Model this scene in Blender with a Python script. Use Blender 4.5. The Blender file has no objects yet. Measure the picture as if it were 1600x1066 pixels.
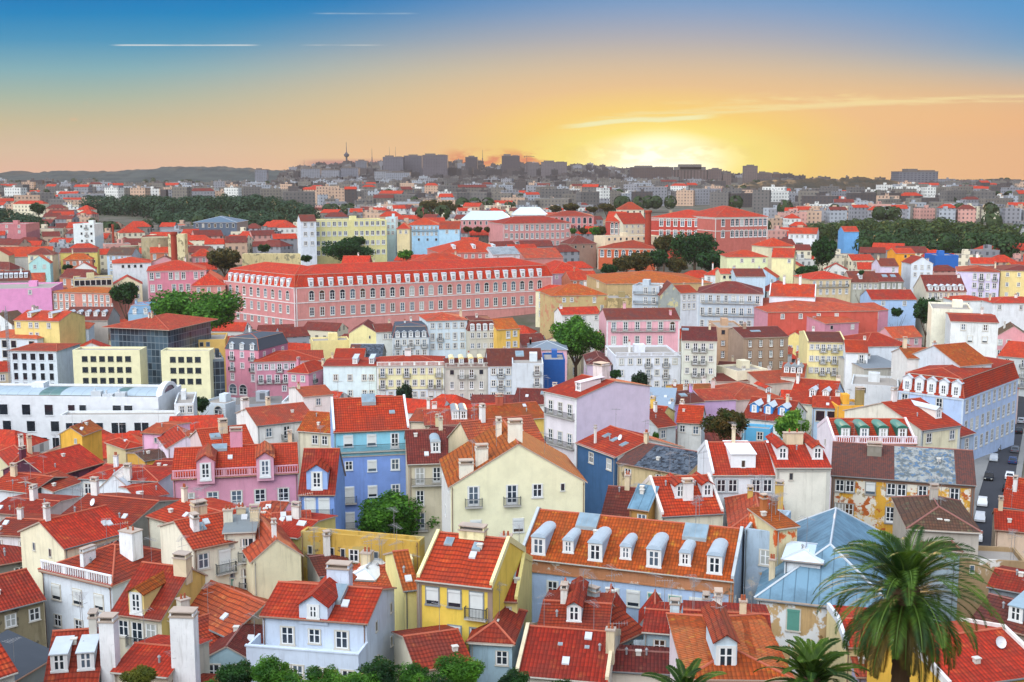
import bpy, math, random, colorsys
from mathutils import Vector, Matrix, noise
R = math.radians
random.seed(7)
S = bpy.context.scene
COL = S.collection
# ------------------------------------------------------------ camera
F = 1800.0                       # focal length in pixels of the 1600 px wide photograph
CZ = 100.0
PITCH = math.atan(261 / F)
cam = bpy.data.cameras.new('camera'); cam.lens = 36 * F / 1600; cam.sensor_width = 36
cam.clip_start = 0.5; cam.clip_end = 30000
co = bpy.data.objects.new('camera', cam); COL.objects.link(co)
co.location = (0, 0, CZ); co.rotation_euler = (R(90) - PITCH, 0, 0)
S.camera = co
S.view_settings.view_transform = 'Standard'; S.view_settings.look = 'None'
S.view_settings.exposure = 0; S.view_settings.gamma = 1
S.cycles.max_bounces = 5; S.cycles.diffuse_bounces = 1; S.cycles.glossy_bounces = 2
S.cycles.volume_bounces = 0; S.cycles.transparent_max_bounces = 4
cp, sp = math.cos(PITCH), math.sin(PITCH)

def lin(c):
    if isinstance(c, str):
        c = [int(c[i:i+2], 16) for i in (0, 2, 4)]
    return tuple(((x/255)/12.92 if x/255 <= .04045 else ((x/255+.055)/1.055)**2.4) for x in c)

# ------------------------------------------------------------ node helper
class NT:
    def __init__(s, tree): s.t = tree; s.n = tree.nodes; s.l = tree.links
    def new(s, typ, **kw):
        n = s.n.new(typ)
        for k, v in kw.items(): setattr(n, k, v)
        return n
    def put(s, sock, v):
        if isinstance(v, (int, float)): sock.default_value = v
        elif isinstance(v, tuple):
            sock.default_value = v if len(v) == len(sock.default_value) else tuple(v) + (1,)
        else: s.l.new(v, sock)
    def m(s, op, a, b=0.0, c=None, clamp=False):
        n = s.new('ShaderNodeMath', operation=op, use_clamp=clamp)
        s.put(n.inputs[0], a); s.put(n.inputs[1], b)
        if c is not None: s.put(n.inputs[2], c)
        return n.outputs[0]
    def sstep(s, x, a, b):
        n = s.new('ShaderNodeMapRange', interpolation_type='SMOOTHSTEP')
        s.put(n.inputs[0], x); s.put(n.inputs[1], a); s.put(n.inputs[2], b)
        return n.outputs[0]
    def mix(s, f, a, b, mode='MIX'):
        n = s.new('ShaderNodeMix', data_type='RGBA', blend_type=mode)
        s.put(n.inputs[0], f); s.put(n.inputs[6], a); s.put(n.inputs[7], b)
        return n.outputs[2]
    def ramp(s, x, pts, interp='LINEAR'):
        n = s.new('ShaderNodeValToRGB'); n.color_ramp.interpolation = interp
        e = n.color_ramp.elements
        while len(e) < len(pts): e.new(0.5)
        for i, (p, c) in enumerate(pts):
            e[i].position = p; e[i].color = tuple(c) + (1,)
        s.put(n.inputs[0], x); return n.outputs[0]
    def noise(s, vec, scale, detail=3, rough=.5, out=0):
        n = s.new('ShaderNodeTexNoise'); s.l.new(vec, n.inputs['Vector'])
        n.inputs['Scale'].default_value = scale; n.inputs['Detail'].default_value = detail
        n.inputs['Roughness'].default_value = rough
        return n.outputs[out]
    def vmul(s, vec, v):
        n = s.new('ShaderNodeVectorMath', operation='MULTIPLY'); s.l.new(vec, n.inputs[0]); n.inputs[1].default_value = v
        return n.outputs[0]
    def sep(s, vec):
        n = s.new('ShaderNodeSeparateXYZ'); s.l.new(vec, n.inputs[0]); return n.outputs
    def comb(s, x, y, z=0.0):
        n = s.new('ShaderNodeCombineXYZ'); s.put(n.inputs[0], x); s.put(n.inputs[1], y); s.put(n.inputs[2], z); return n.outputs[0]

# ------------------------------------------------------------ world: dusk sky
SUN_AZ = math.atan((1032 - 800) / F)       # to the right of straight ahead (+y)
W = bpy.data.worlds.new('World'); S.world = W; W.use_nodes = True
k = NT(W.node_tree); k.n.clear()
tc = k.new('ShaderNodeTexCoord').outputs['Generated']
dx, dy, dz = k.sep(tc)
fy = k.m('MAXIMUM', dy, .03)
U = k.m('MULTIPLY', k.m('DIVIDE', dx, fy), F)
V = k.m('MULTIPLY', k.m('DIVIDE', dz, fy), F)
def mul_(c, f): return tuple(x * f for x in lin(c))
def g(y): return (272 - y) / 300.0
A = k.ramp(k.m('DIVIDE', V, 300.0, clamp=True), [
    (g(272), mul_((232, 184, 156), 1.15)), (g(235), mul_((224, 196, 160), 1.08)), (g(195), lin((206, 194, 154))), (g(155), lin((172, 188, 168))), (g(115), lin((132, 178, 186))),
    (g(70), lin((72, 152, 192))), (g(30), lin((8, 134, 192))), (g(0), lin((0, 122, 190)))])
wt = k.m('MULTIPLY', k.sstep(U, -300.0, 300.0), k.sstep(V, 90.0, 260.0))
A = k.mix(k.m('MULTIPLY', wt, .75), A, lin((96, 160, 212)))
rx = k.m('DIVIDE', k.m('SUBTRACT', U, 228.0), 3.3)
ry = k.m('SUBTRACT', V, 22.0)
rr = k.m('SQRT', k.m('ADD', k.m('MULTIPLY', rx, rx), k.m('MULTIPLY', ry, ry)))
B_ = k.ramp(k.m('DIVIDE', rr, 300.0, clamp=True), [
    (0, (1.5, 1.45, 1.1)), (.07, (1.35, 1.2, .55)), (.15, (1.15, .92, .2)), (.24, (1.08, .72, .16)), (.38, (1.0, .6, .25)),
    (.56, lin((252, 204, 142))), (.75, lin((250, 200, 152))), (1, lin((246, 196, 160)))])
wB = k.m('SUBTRACT', 1.0, k.sstep(rr, 35.0, 300.0))
# the right-hand horizon is peach rather than grey-pink
wr = k.m('MULTIPLY', k.sstep(U, 150.0, 700.0), k.m('SUBTRACT', 1.0, k.sstep(V, 60.0, 190.0)))
A = k.mix(k.m('MULTIPLY', wr, .85), A, lin((252, 172, 108)))
wl = k.m('MULTIPLY', k.m('SUBTRACT', 1.0, k.sstep(U, -800.0, -250.0)), k.m('SUBTRACT', 1.0, k.sstep(V, 20.0, 130.0)))
sky = k.mix(wB, A, B_)
sky = k.mix(k.m('MULTIPLY', wl, .2), sky, lin((226, 182, 150)))
# the sun's own glare just over the ridge
gx = k.m('DIVIDE', k.m('SUBTRACT', U, 232.0), 1.9); gy = k.m('SUBTRACT', V, 14.0)
gr = k.m('SQRT', k.m('ADD', k.m('MULTIPLY', gx, gx), k.m('MULTIPLY', gy, gy)))
sky = k.mix(k.m('SUBTRACT', 1.0, k.sstep(gr, 10.0, 62.0)), sky, (1.5, 1.45, 1.1))
# clouds and contrails
uv = k.comb(U, V)
def band(vc, wd, u0, u1, soft, amt, col, nz=None, up=0.0):
    global sky
    d = k.m('ABSOLUTE', k.m('SUBTRACT', V, vc))
    m_ = k.m('SUBTRACT', 1.0, k.sstep(d, wd * .3, wd))
    m_ = k.m('MULTIPLY', m_, k.m('MULTIPLY', k.sstep(U, u0, u0 + soft), k.m('SUBTRACT', 1.0, k.sstep(U, u1 - soft, u1))))
    if nz is not None: m_ = k.m('MULTIPLY', m_, nz)
    sky = k.mix(k.m('MULTIPLY', m_, amt), sky, col)
nzs = k.noise(k.vmul(uv, (.012, .09, 1)), 1.0, 4)
nf = k.sstep(nzs, .3, .62)
def V0(y): return (272 - y) * .975
band(V0(73), 1.6, -618, -378, 30, .75, lin((225, 232, 230)), nf)
band(V0(73), 1.4, -330, -185, 40, .45, lin((215, 220, 215)), nf)
band(V0(25), 1.6, -320, -135, 40, .5, lin((190, 210, 222)), nf)
x_ = k.m('SUBTRACT', U, 80.0)
vl = k.m('ADD', k.m('MULTIPLY', x_, .085), k.m('MULTIPLY', k.m('MULTIPLY', x_, x_), -.000046))
wob = k.m('MULTIPLY', k.m('SUBTRACT', k.noise(k.vmul(uv, (.006, .01, 1)), 1.0, 3), .5), 16.0)
vl = k.m('ADD', k.m('ADD', vl, V0(191)), wob)
hi = k.sstep(k.noise(k.vmul(uv, (.006, .12, 1)), 1.0, 5, .6), .36, .6)
band(vl, 9.0, 60, 900, 130, .6, lin((255, 236, 170)), hi)
band(k.m('ADD', vl, 7.0), 17.0, 160, 640, 150, .6, lin((255, 230, 160)), k.sstep(k.noise(k.vmul(uv, (.012, .085, 1)), 1.0, 6, .65), .42, .66))
vl2 = k.m('ADD', vl, -7.0)
band(vl2, 5.0, 60, 330, 60, .9, lin((255, 250, 190)))
pu = k.sstep(k.noise(k.vmul(uv, (.022, .05, 1)), 1.0, 4), .4, .56)
pk = k.m('MULTIPLY', pu, k.m('SUBTRACT', 1.0, k.sstep(V, V0(250), V0(226))))
band(V0(244), 26.0, -120, 70, 40, .9, lin((236, 128, 84)), pk)
band(V0(259), 13.0, -345, -150, 60, .85, lin((196, 134, 132)))
band(V0(240), 22.0, 30, 430, 80, .35, lin((255, 222, 110)), pu)
band(V0(161), 7.0, -668, -648, 8, .6, lin((255, 205, 140)), pu)
band(V0(184), 7.0, -684, -664, 8, .35, lin((255, 190, 140)), pu)
# the rest of the dome: Nishita sky plus an added bright lobe behind the camera to light the town
ns = k.new('ShaderNodeTexSky', sky_type='NISHITA'); ns.sun_disc = False
ns.sun_elevation = R(4); ns.sun_rotation = SUN_AZ
nish = k.vmul(ns.outputs[0], (.12, .12, .12))
lx, ly, lz = Vector((-.5, -.72, .62)).normalized()
dt = k.m('ADD', k.m('ADD', k.m('MULTIPLY', dx, lx), k.m('MULTIPLY', dy, ly)), k.m('MULTIPLY', dz, lz))
lobe = k.m('POWER', k.m('MAXIMUM', dt, 0.0), 2.2)
dome = k.mix(lobe, (.30, .40, .60), (4.25, 4.36, 4.6))
dome = k.mix(1.0, dome, nish, 'ADD')
el = k.m('DIVIDE', dz, k.m('SQRT', k.m('ADD', k.m('MULTIPLY', dx, dx), k.m('MULTIPLY', dy, dy))))
wd_ = k.m('MAXIMUM', k.sstep(V, 300.0, 900.0), k.sstep(dy, .35, .05))
dome = k.mix(1.0, dome, k.mix(k.sstep(dz, .0, .5), (.5, .5, .5), (1.0, 1.0, 1.0)), 'MULTIPLY')
sky = k.mix(wd_, sky, dome)
# below the horizon: dim ground tone
sky = k.mix(k.sstep(dz, -.02, -.12), sky, (.16, .14, .13))
bg = k.new('ShaderNodeBackground'); k.put(bg.inputs[0], sky); bg.inputs[1].default_value = 1.0
wo = k.new('ShaderNodeOutputWorld'); k.l.new(bg.outputs[0], wo.inputs[0])
W.cycles.sampling_method = 'MANUAL'; W.cycles.sample_map_resolution = 2048

sl = bpy.data.lights.new('sun', 'SUN'); sl.energy = 3.0; sl.angle = R(.6); sl.color = (1, .62, .3)
so = bpy.data.objects.new('sun', sl); COL.objects.link(so)
e_ = R(4)
sdir = Vector((math.sin(SUN_AZ) * math.cos(e_), math.cos(SUN_AZ) * math.cos(e_), math.sin(e_)))
so.rotation_euler = (-sdir).to_track_quat('-Z', 'Y').to_euler(); so.location = (0, 0, 200)

# ------------------------------------------------------------ projection helpers
DR = [(-400, -6), (-20, 1.5), (0, 1.9), (3, 3.5), (25, 15), (45, 32), (70, 47), (100, 54), (150, 58), (200, 60.5), (260, 64), (340, 68), (430, 62),
      (550, 50), (700, 45), (900, 40), (1200, 36), (1700, 32), (2300, 27), (3000, 21), (3500, 24), (5000, 60), (14000, 170)]
def ground(Y):
    for (a, b), (c, d) in zip(DR, DR[1:]):
        if Y <= c: return CZ - (b + (d - b) * (Y - a) / (c - a))
    return CZ
def zy(py, Y):
    t = (533 - py) / F
    return CZ + Y * (t * cp - sp) / (cp + t * sp)
def P(px, py, Y):
    t = (533 - py) / F
    fw = cp + t * sp
    return Vector(((px - 800) / F * Y / fw, Y, zy(py, Y)))
def Pz(px, py, z):
    t = (533 - py) / F
    Y = (z - CZ) * (cp + t * sp) / (t * cp - sp)
    return P(px, py, Y)
def depth(py, h):
    Y = 92.0 if py < 950 else 62.0
    while Y < 5000:
        if zy(py, Y) <= ground(Y) + h: return Y
        Y += max(.5, Y * .004)
    return Y
def px_of(v):
    d = v.y * cp - (v.z - CZ) * sp
    return 800 + F * v.x / d, 533 - F * (v.y * sp + (v.z - CZ) * cp) / d

# ------------------------------------------------------------ materials
MC = {}
def mat(key, fn):
    if key not in MC:
        m_ = bpy.data.materials.new(str(key) if isinstance(key, str) else '_'.join(str(x) for x in key)); m_.use_nodes = True
        q = NT(m_.node_tree); q.n.clear()
        b = q.new('ShaderNodeBsdfPrincipled'); o = q.new('ShaderNodeOutputMaterial'); q.l.new(b.outputs[0], o.inputs[0])
        b.inputs['Roughness'].default_value = .85
        b.inputs['Specular IOR Level'].default_value = .3
        fn(q, b, o); MC[key] = m_
    return MC[key]
def hexl(c): return lin(c)
def mul(c, f): return tuple(min(1, x * f) for x in c)
def pos(q): return q.new('ShaderNodeNewGeometry').outputs['Position']
def plaster(c, dirt=.35, wear=None):
    def fn(q, b, o):
        p = pos(q); base = hexl(c)
        n1 = q.noise(p, .55, 4, .6)
        col = q.mix(q.sstep(n1, .3, .75), mul(base, 1.04), mul(base, .91))
        st = q.noise(q.vmul(p, (1.6, 1.6, .16)), 1.0, 4, .65)
        grime = (base[0] * .42, base[1] * .40, base[2] * .37)
        col = q.mix(q.m('MULTIPLY', q.sstep(st, .5, .78), dirt), col, grime)
        pt_ = q.noise(q.vmul(p, (.7, .7, .55)), .6, 2, .4)
        col = q.mix(q.m('MULTIPLY', q.sstep(pt_, .6, .63), dirt * .5), col, (min(1, base[0] * 1.15 + .03), min(1, base[1] * 1.15 + .03), min(1, base[2] * 1.2 + .03)))
        f2 = q.noise(q.vmul(p, (7, 7, .8)), 1.0, 4, .7)
        col = q.mix(q.m('MULTIPLY', q.sstep(f2, .55, .8), dirt * .8), col, mul(base, .5))
        n3 = q.noise(p, 4.0, 4, .7)
        col = q.mix(q.m('MULTIPLY', q.sstep(n3, .55, .8), dirt * .6), col, mul(base, .62))
        if wear:
            for i, (wc, lo) in enumerate(wear):
                nn = q.noise(q.vmul(p, (1, 1, .8 + .3 * i)), .42 + .25 * i, 5, .62)
                col = q.mix(q.sstep(nn, lo, lo + .05), col, hexl(wc))
        q.put(b.inputs['Base Color'], col)
        bp = q.new('ShaderNodeBump'); bp.inputs['Strength'].default_value = .25; bp.inputs['Distance'].default_value = .05
        q.put(bp.inputs['Height'], q.noise(p, 3.0, 5, .7)); q.l.new(bp.outputs[0], b.inputs['Normal'])
    return mat(('plaster', c, dirt, str(wear) if wear else ''), fn)
def flatm(c, rough=.7, metal=0.0, var=.12):
    def fn(q, b, o):
        base = hexl(c)
        n1 = q.noise(pos(q), 1.2, 4, .6)
        q.put(b.inputs['Base Color'], q.mix(n1, mul(base, 1 + var), mul(base, 1 - var * 1.4)))
        b.inputs['Roughness'].default_value = rough; b.inputs['Metallic'].default_value = metal
    return mat(('paint', c, rough, metal), fn)
def tile(c, far=False):
    def fn(q, b, o):
        base = hexl(c); uvn = q.new('ShaderNodeUVMap').outputs[0]
        u, v, _ = q.sep(uvn); p = pos(q)
        u2 = q.m('MULTIPLY', u, 1 / .32); v2 = q.m('ADD', q.m('MULTIPLY', v, 1 / .5), q.m('MULTIPLY', q.noise(p, .5, 2), .9))
        wn = q.new('ShaderNodeTexWhiteNoise', noise_dimensions='2D')
        q.l.new(q.comb(q.m('FLOOR', u2), q.m('FLOOR', v2)), wn.inputs['Vector'])
        col = q.mix(wn.outputs[0], mul(base, 1.18), (base[0] * .6, base[1] * .62, base[2] * .7))
        orn = q.new('ShaderNodeObjectInfo').outputs['Random']
        r2 = q.m('FRACT', q.m('MULTIPLY', orn, 7.31)); r3 = q.m('FRACT', q.m('MULTIPLY', orn, 17.7))
        col = q.mix(q.m('MULTIPLY', r2, .45), col, (base[0] * .95, base[1] * 2.3 + .012, base[2] * 1.3))
        col = q.mix(q.m('MULTIPLY', r3, .35), col, (base[0] * .62, base[1] * .7, base[2] * .9))
        big = q.noise(p, .28, 5, .62)
        stv = q.noise(q.comb(q.m('MULTIPLY', u, 1.3), q.m('MULTIPLY', v, .22), r3), 1.0, 4, .6)
        col = q.mix(q.m('MULTIPLY', q.sstep(stv, .5, .72), .55), col, (base[0] * .34, base[1] * .9 + .006, base[2] * 1.2 + .006))
        col = q.mix(q.m('MULTIPLY', q.sstep(big, .42, .68), q.m('ADD', .3, q.m('MULTIPLY', r3, .55))), col, (base[0] * .42 + .012, base[1] * .9 + .018, base[2] * 1.1 + .018))
        sm = q.noise(p, 1.6, 4, .7)
        col = q.mix(q.m('MULTIPLY', q.sstep(sm, .5, .75), .5), col, (base[0] * .42 + .02, base[1] * .6 + .02, base[2] * .6 + .02))
        lo = q.noise(p, .9, 3, .6)
        col = q.mix(q.m('MULTIPLY', q.sstep(lo, .55, .75), .6), col, (min(1, base[0] * 1.2), base[1] * 4.2 + .01, base[2] * 3.2 + .006))
        if not far:
            # darker lap lines between the courses and grooves between the tile columns
            fv = q.m('FRACT', v2)
            ln = q.sstep(fv, .6, .9)
            col = q.mix(q.m('MULTIPLY', ln, q.m('ADD', .3, q.m('MULTIPLY', r2, .65))), col, (base[0] * .26, base[1] * .42, base[2] * .5))
            fu = q.m('ABSOLUTE', q.m('SUBTRACT', q.m('FRACT', u2), .5))
            col = q.mix(q.m('MULTIPLY', q.sstep(fu, .25, .5), q.m('SUBTRACT', .85, q.m('MULTIPLY', r2, .6))), col, (base[0] * .38, base[1] * .5, base[2] * .55))
            hgt = q.m('ADD', q.m('MULTIPLY', q.m('SUBTRACT', .5, fu), 1.0), q.m('MULTIPLY', q.m('SUBTRACT', 1.0, fv), .6))
            bp = q.new('ShaderNodeBump'); bp.inputs['Strength'].default_value = .9; bp.inputs['Distance'].default_value = .09
            q.put(bp.inputs['Height'], q.m('MULTIPLY', hgt, 1.5)); q.l.new(bp.outputs[0], b.inputs['Normal'])
        q.put(b.inputs['Base Color'], col)
        b.inputs['Roughness'].default_value = .8
    return mat(('tile', c, far), fn)
def seam(c):
    def fn(q, b, o):
        uvn = q.new('ShaderNodeUVMap').outputs[0]; u, v, _ = q.sep(uvn); base = hexl(c)
        fu = q.m('ABSOLUTE', q.m('SUBTRACT', q.m('FRACT', q.m('DIVIDE', u, 1.1)), .5))
        col = q.mix(q.sstep(q.noise(pos(q), .5, 5, .65), .35, .7), mul(base, 1.15), mul(base, .7))
        col = q.mix(q.m('MULTIPLY', q.sstep(fu, .44, .49), .6), col, mul(base, .4))
        q.put(b.inputs['Base Color'], col); b.inputs['Roughness'].default_value = .45
        bp = q.new('ShaderNodeBump'); bp.inputs['Strength'].default_value = .6; bp.inputs['Distance'].default_value = .06
        q.put(bp.inputs['Height'], q.sstep(fu, .42, .5)); q.l.new(bp.outputs[0], b.inputs['Normal'])
    return mat(('seam', c), fn)
def facade(c, dark='3a3f46', mu=3.0, mv=3.1, fu=.36, fv=.5):
    """distant wall: plaster with a regular grid of small windows"""
    def fn(q, b, o):
        base = hexl(c); uvn = q.new('ShaderNodeUVMap').outputs[0]
        u, v, _ = q.sep(uvn); p = pos(q)
        n1 = q.noise(p, .05, 4, .6)
        col = q.mix(n1, mul(base, 1.15), mul(base, .75))
        a = q.m('LESS_THAN', q.m('ABSOLUTE', q.m('SUBTRACT', q.m('FRACT', q.m('DIVIDE', u, mu)), .5)), fu * .5)
        c2 = q.m('LESS_THAN', q.m('ABSOLUTE', q.m('SUBTRACT', q.m('FRACT', q.m('DIVIDE', v, mv)), .5)), fv * .5)
        wn = q.new('ShaderNodeTexWhiteNoise', noise_dimensions='2D')
        q.l.new(q.comb(q.m('FLOOR', q.m('DIVIDE', u, mu)), q.m('FLOOR', q.m('DIVIDE', v, mv))), wn.inputs['Vector'])
        amt = q.m('MULTIPLY', q.m('MULTIPLY', a, c2), q.m('ADD', q.m('MULTIPLY', wn.outputs[0], .5), .45))
        q.put(b.inputs['Base Color'], q.mix(amt, col, hexl(dark)))
    return mat(('facade', c, dark, mu, mv, fu, fv), fn)
def glass(c='2a3440', rough=.12):
    def fn(q, b, o):
        col = q.mix(q.noise(pos(q), .8, 2), mul(hexl(c), 1.6), mul(hexl(c), .5))
        rn = q.new('ShaderNodeObjectInfo').outputs['Random']
        if c == '26303a':
            col = q.mix(q.m('GREATER_THAN', rn, .62), col, hexl('566674'))
            col = q.mix(q.m('GREATER_THAN', rn, .86), col, hexl('b0b2ac'))
            col = q.mix(q.m('GREATER_THAN', rn, .94), col, hexl('4a3a2e'))
        q.put(b.inputs['Base Color'], col)
        b.inputs['Roughness'].default_value = rough; b.inputs['Specular IOR Level'].default_value = .8
    return mat(('glass', c), fn)
def leaf(c, c2):
    def fn(q, b, o):
        p = pos(q)
        rnd = q.new('ShaderNodeNewGeometry').outputs['Random Per Island']
        n1 = q.sstep(q.noise(p, .6, 3, .6), .35, .68)
        col = q.mix(n1, hexl(c), hexl(c2))
        col = q.mix(q.m('MULTIPLY', rnd, .6), col, mul(hexl(c), .45))
        q.put(b.inputs['Base Color'], col); b.inputs['Roughness'].default_value = .6
        tr = q.new('ShaderNodeBsdfTranslucent'); q.put(tr.inputs[0], q.mix(.5, col, hexl(c2)))
        mx = q.new('ShaderNodeMixShader'); mx.inputs[0].default_value = .3
        q.l.new(b.outputs[0], mx.inputs[1]); q.l.new(tr.outputs[0], mx.inputs[2]); q.l.new(mx.outputs[0], o.inputs[0])
    return mat(('leaf', c, c2), fn)

# ------------------------------------------------------------ mesh builder
class MB:
    def __init__(s): s.v = []; s.f = []; s.mi = []
    def poly(s, pts, mi=0):
        i = len(s.v); s.v += [tuple(p) for p in pts]; s.f.append(tuple(range(i, i + len(pts)))); s.mi.append(mi)
    def box(s, x0, y0, z0, x1, y1, z1, mi=0):
        i = len(s.v)
        s.v += [(x0,y0,z0),(x1,y0,z0),(x1,y1,z0),(x0,y1,z0),(x0,y0,z1),(x1,y0,z1),(x1,y1,z1),(x0,y1,z1)]
        for f in ((0,3,2,1),(4,5,6,7),(0,1,5,4),(1,2,6,5),(2,3,7,6),(3,0,4,7)):
            s.f.append(tuple(i + j for j in f)); s.mi.append(mi)
    def slab(s, pts, th, mi=0, mi2=None):
        """polygon with thickness th downwards"""
        mi2 = mi if mi2 is None else mi2
        n = len(pts); i = len(s.v)
        s.v += [tuple(p) for p in pts] + [(p[0], p[1], p[2] - th) for p in pts]
        s.f.append(tuple(range(i, i + n))); s.mi.append(mi)
        s.f.append(tuple(range(i + 2*n - 1, i + n - 1, -1))); s.mi.append(mi2)
        for j in range(n):
            k2 = (j + 1) % n
            s.f.append((i + j, i + n + j, i + n + k2, i + k2)); s.mi.append(mi2)
    def tube(s, a, b, r, r2=None, n=6, mi=0, caps=True):
        a = Vector(a); b = Vector(b); r2 = r if r2 is None else r2
        d = (b - a).normalized(); t = Vector((0, 0, 1)) if abs(d.z) < .9 else Vector((1, 0, 0))
        u = d.cross(t).normalized(); w = d.cross(u)
        i = len(s.v)
        for c, rad in ((a, r), (b, r2)):
            for j in range(n):
                an = 2 * math.pi * j / n
                s.v.append(tuple(c + (u * math.cos(an) + w * math.sin(an)) * rad))
        for j in range(n):
            k2 = (j + 1) % n
            s.f.append((i + j, i + k2, i + n + k2, i + n + j)); s.mi.append(mi)
        if caps:
            s.f.append(tuple(i + j for j in range(n))); s.mi.append(mi)
            s.f.append(tuple(i + n + j for j in reversed(range(n)))); s.mi.append(mi)
    def lathe(s, prof, c=(0, 0, 0), n=12, mi=0):
        i = len(s.v)
        for (r, z) in prof:
            for j in range(n):
                an = 2 * math.pi * j / n
                s.v.append((c[0] + r * math.cos(an), c[1] + r * math.sin(an), c[2] + z))
        for q in range(len(prof) - 1):
            for j in range(n):
                k2 = (j + 1) % n
                s.f.append((i + q*n + j, i + q*n + k2, i + (q+1)*n + k2, i + (q+1)*n + j)); s.mi.append(mi)
    def mesh(s, name, mats, uv=False, smooth=False):
        me = bpy.data.meshes.new(name); me.from_pydata(s.v, [], s.f)
        for m_ in mats: me.materials.append(m_)
        if len(mats) > 1: me.polygons.foreach_set('material_index', s.mi)
        if smooth: me.polygons.foreach_set('use_smooth', [True] * len(s.f))
        if uv:
            l = me.uv_layers.new(name='UVMap'); dat = []
            for pl in me.polygons:
                n = pl.normal
                if abs(n.z) > .999: ua, va = Vector((1, 0, 0)), Vector((0, 1, 0))
                else:
                    ua = Vector((0, 0, 1)).cross(n).normalized(); va = n.cross(ua)
                for vi in pl.vertices:
                    c = me.vertices[vi].co; dat += [c.dot(ua), c.dot(va)]
            l.data.foreach_set('uv', dat)
        me.update(); return me
def link(name, data, parent=None, loc=(0, 0, 0), rz=0.0, sc=None):
    o = bpy.data.objects.new(name, data); COL.objects.link(o)
    o.location = loc; o.rotation_euler = (0, 0, rz)
    if sc is not None: o.scale = sc if isinstance(sc, tuple) else (sc, sc, sc)
    if parent: o.parent = parent
    return o
def tag(o, label=None, cat=None, group=None, kind=None):
    if label: o['label'] = label
    if cat: o['category'] = cat
    if group: o['group'] = group
    if kind: o['kind'] = kind
    return o
# ------------------------------------------------------------ shared small parts
TC = {'r': 'c03016', 'm': '7a2a22', 'o': 'b64a16', 'b': '683c30', 'd': 'a22a16', 's': 'c0442a', 'k': '4a4f58', 'w': 'c9d3da', 'g': '8f979c', 'c': '5e9cc0'}
MESH = {}
def cached(key, fn):
    if key not in MESH: MESH[key] = fn()
    return MESH[key]
WHITE = 'e4e6e4'; STONE = 'cfcabd'
WT = {'s': (1.05, 1.45), 'f': (1.15, 2.25), 't': (1.0, 2.0), 'b': (1.1, 1.5), 'B': (1.15, 2.25), 'a': (1.15, 2.3), 'd': (1.0, 1.2), 'g': (1.7, 2.1),
      'q': (1.2, 1.2), 'v': (.4, .8), 'w': (2.1, 1.5), 'k': (1.35, 2.2), 'A': (2.4, 3.0), 'y': (1.1, 2.0)}
def win_meshes(ty, near, sur=STONE, k_=1.0):
    def make():
        w, h = WT[ty]; w *= k_; h *= k_
        a = MB(); p = MB(); merge = near is not True
        s_ = (.13 if not merge else .2) if ty not in 'dqvk' else .07
        fr = 1
        blind = ty in 'bBy'
        def arch(r, y, mi, mb, inner=None):
            n = 8
            for i in range(n):
                a0, a1 = math.pi * i / n, math.pi * (i + 1) / n
                z = h - w / 2
                P0 = lambda an, rr: (rr * math.cos(an), y, z + rr * math.sin(an))
                if inner: mb.poly([P0(a0, inner), P0(a0, r), P0(a1, r), P0(a1, inner)][::-1], mi)
                else: mb.poly([(0, y, z), P0(a0, r), P0(a1, r)][::-1], mi)
        top = h - w / 2 if ty in 'aA' else h
        d = .06
        a.box(-w/2 - s_, -d, -s_, -w/2, .02, top + (0 if ty in 'aA' else s_), 0)
        a.box(w/2, -d, -s_, w/2 + s_, .02, top + (0 if ty in 'aA' else s_), 0)
        a.box(-w/2 - s_ - .05, -d - .06, -s_ - .04, w/2 + s_ + .05, .02, -.02, 0)
        if ty in 'aA': arch(w/2 + s_, -d, 0, a, w/2)
        else: a.box(-w/2, -d + .004, h, w/2, .02, h + s_, 0)
        if near and not blind and ty not in 'vk' and not (ty in 'gqd' and (merge or ty == 'g')):
            t = .055 if not merge else .075
            a.box(-t, -.06, 0, t, -.022, top, fr)
            for zz in ([h * .62] if h < 1.8 else [h * .33, h * .68]):
                a.box(-w/2, -.055, zz - t*.6, w/2, -.022, zz + t*.6, fr)
            for x in (-w/2, w/2 - 2*t*.8): a.box(x, -.058, 0, x + 2*t*.8, -.022, top, fr)
            a.box(-w/2 + .09, -.054, 0, w/2 - .09, -.022, .1 if h < 1.8 else .3, fr)
        yy = -.02
        p.box(-w/2, yy, 0, w/2, .01, top, 0)
        if ty in 'aA': arch(w/2, yy, 0, p)
        if blind:
            p.box(-w/2, -.07, .35 if ty == 'b' else .0, w/2, -.021, h - .02, 1)
            p.box(-w/2 - .02, -.13, h - .2, w/2 + .02, -.02, h + .01, 1)
        ms = [flatm(sur, .85), flatm('eef0ef', .5)]
        gm = [glass('1e262e' if ty in 'gkq' else '26303a'), flatm('dfe3e0' if ty != 'y' else '5f9a8c', .6)]
        if not merge: return a.mesh('window', ms), p.mesh('pane', gm)
        for f_, mi in zip(p.f, p.mi):
            a.f.append(tuple(i + len(a.v) for i in f_)); a.mi.append(2 + mi)
        a.v += p.v
        return a.mesh('window', ms + gm), None
    return cached(('win', ty, near, sur, k_), make)
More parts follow.
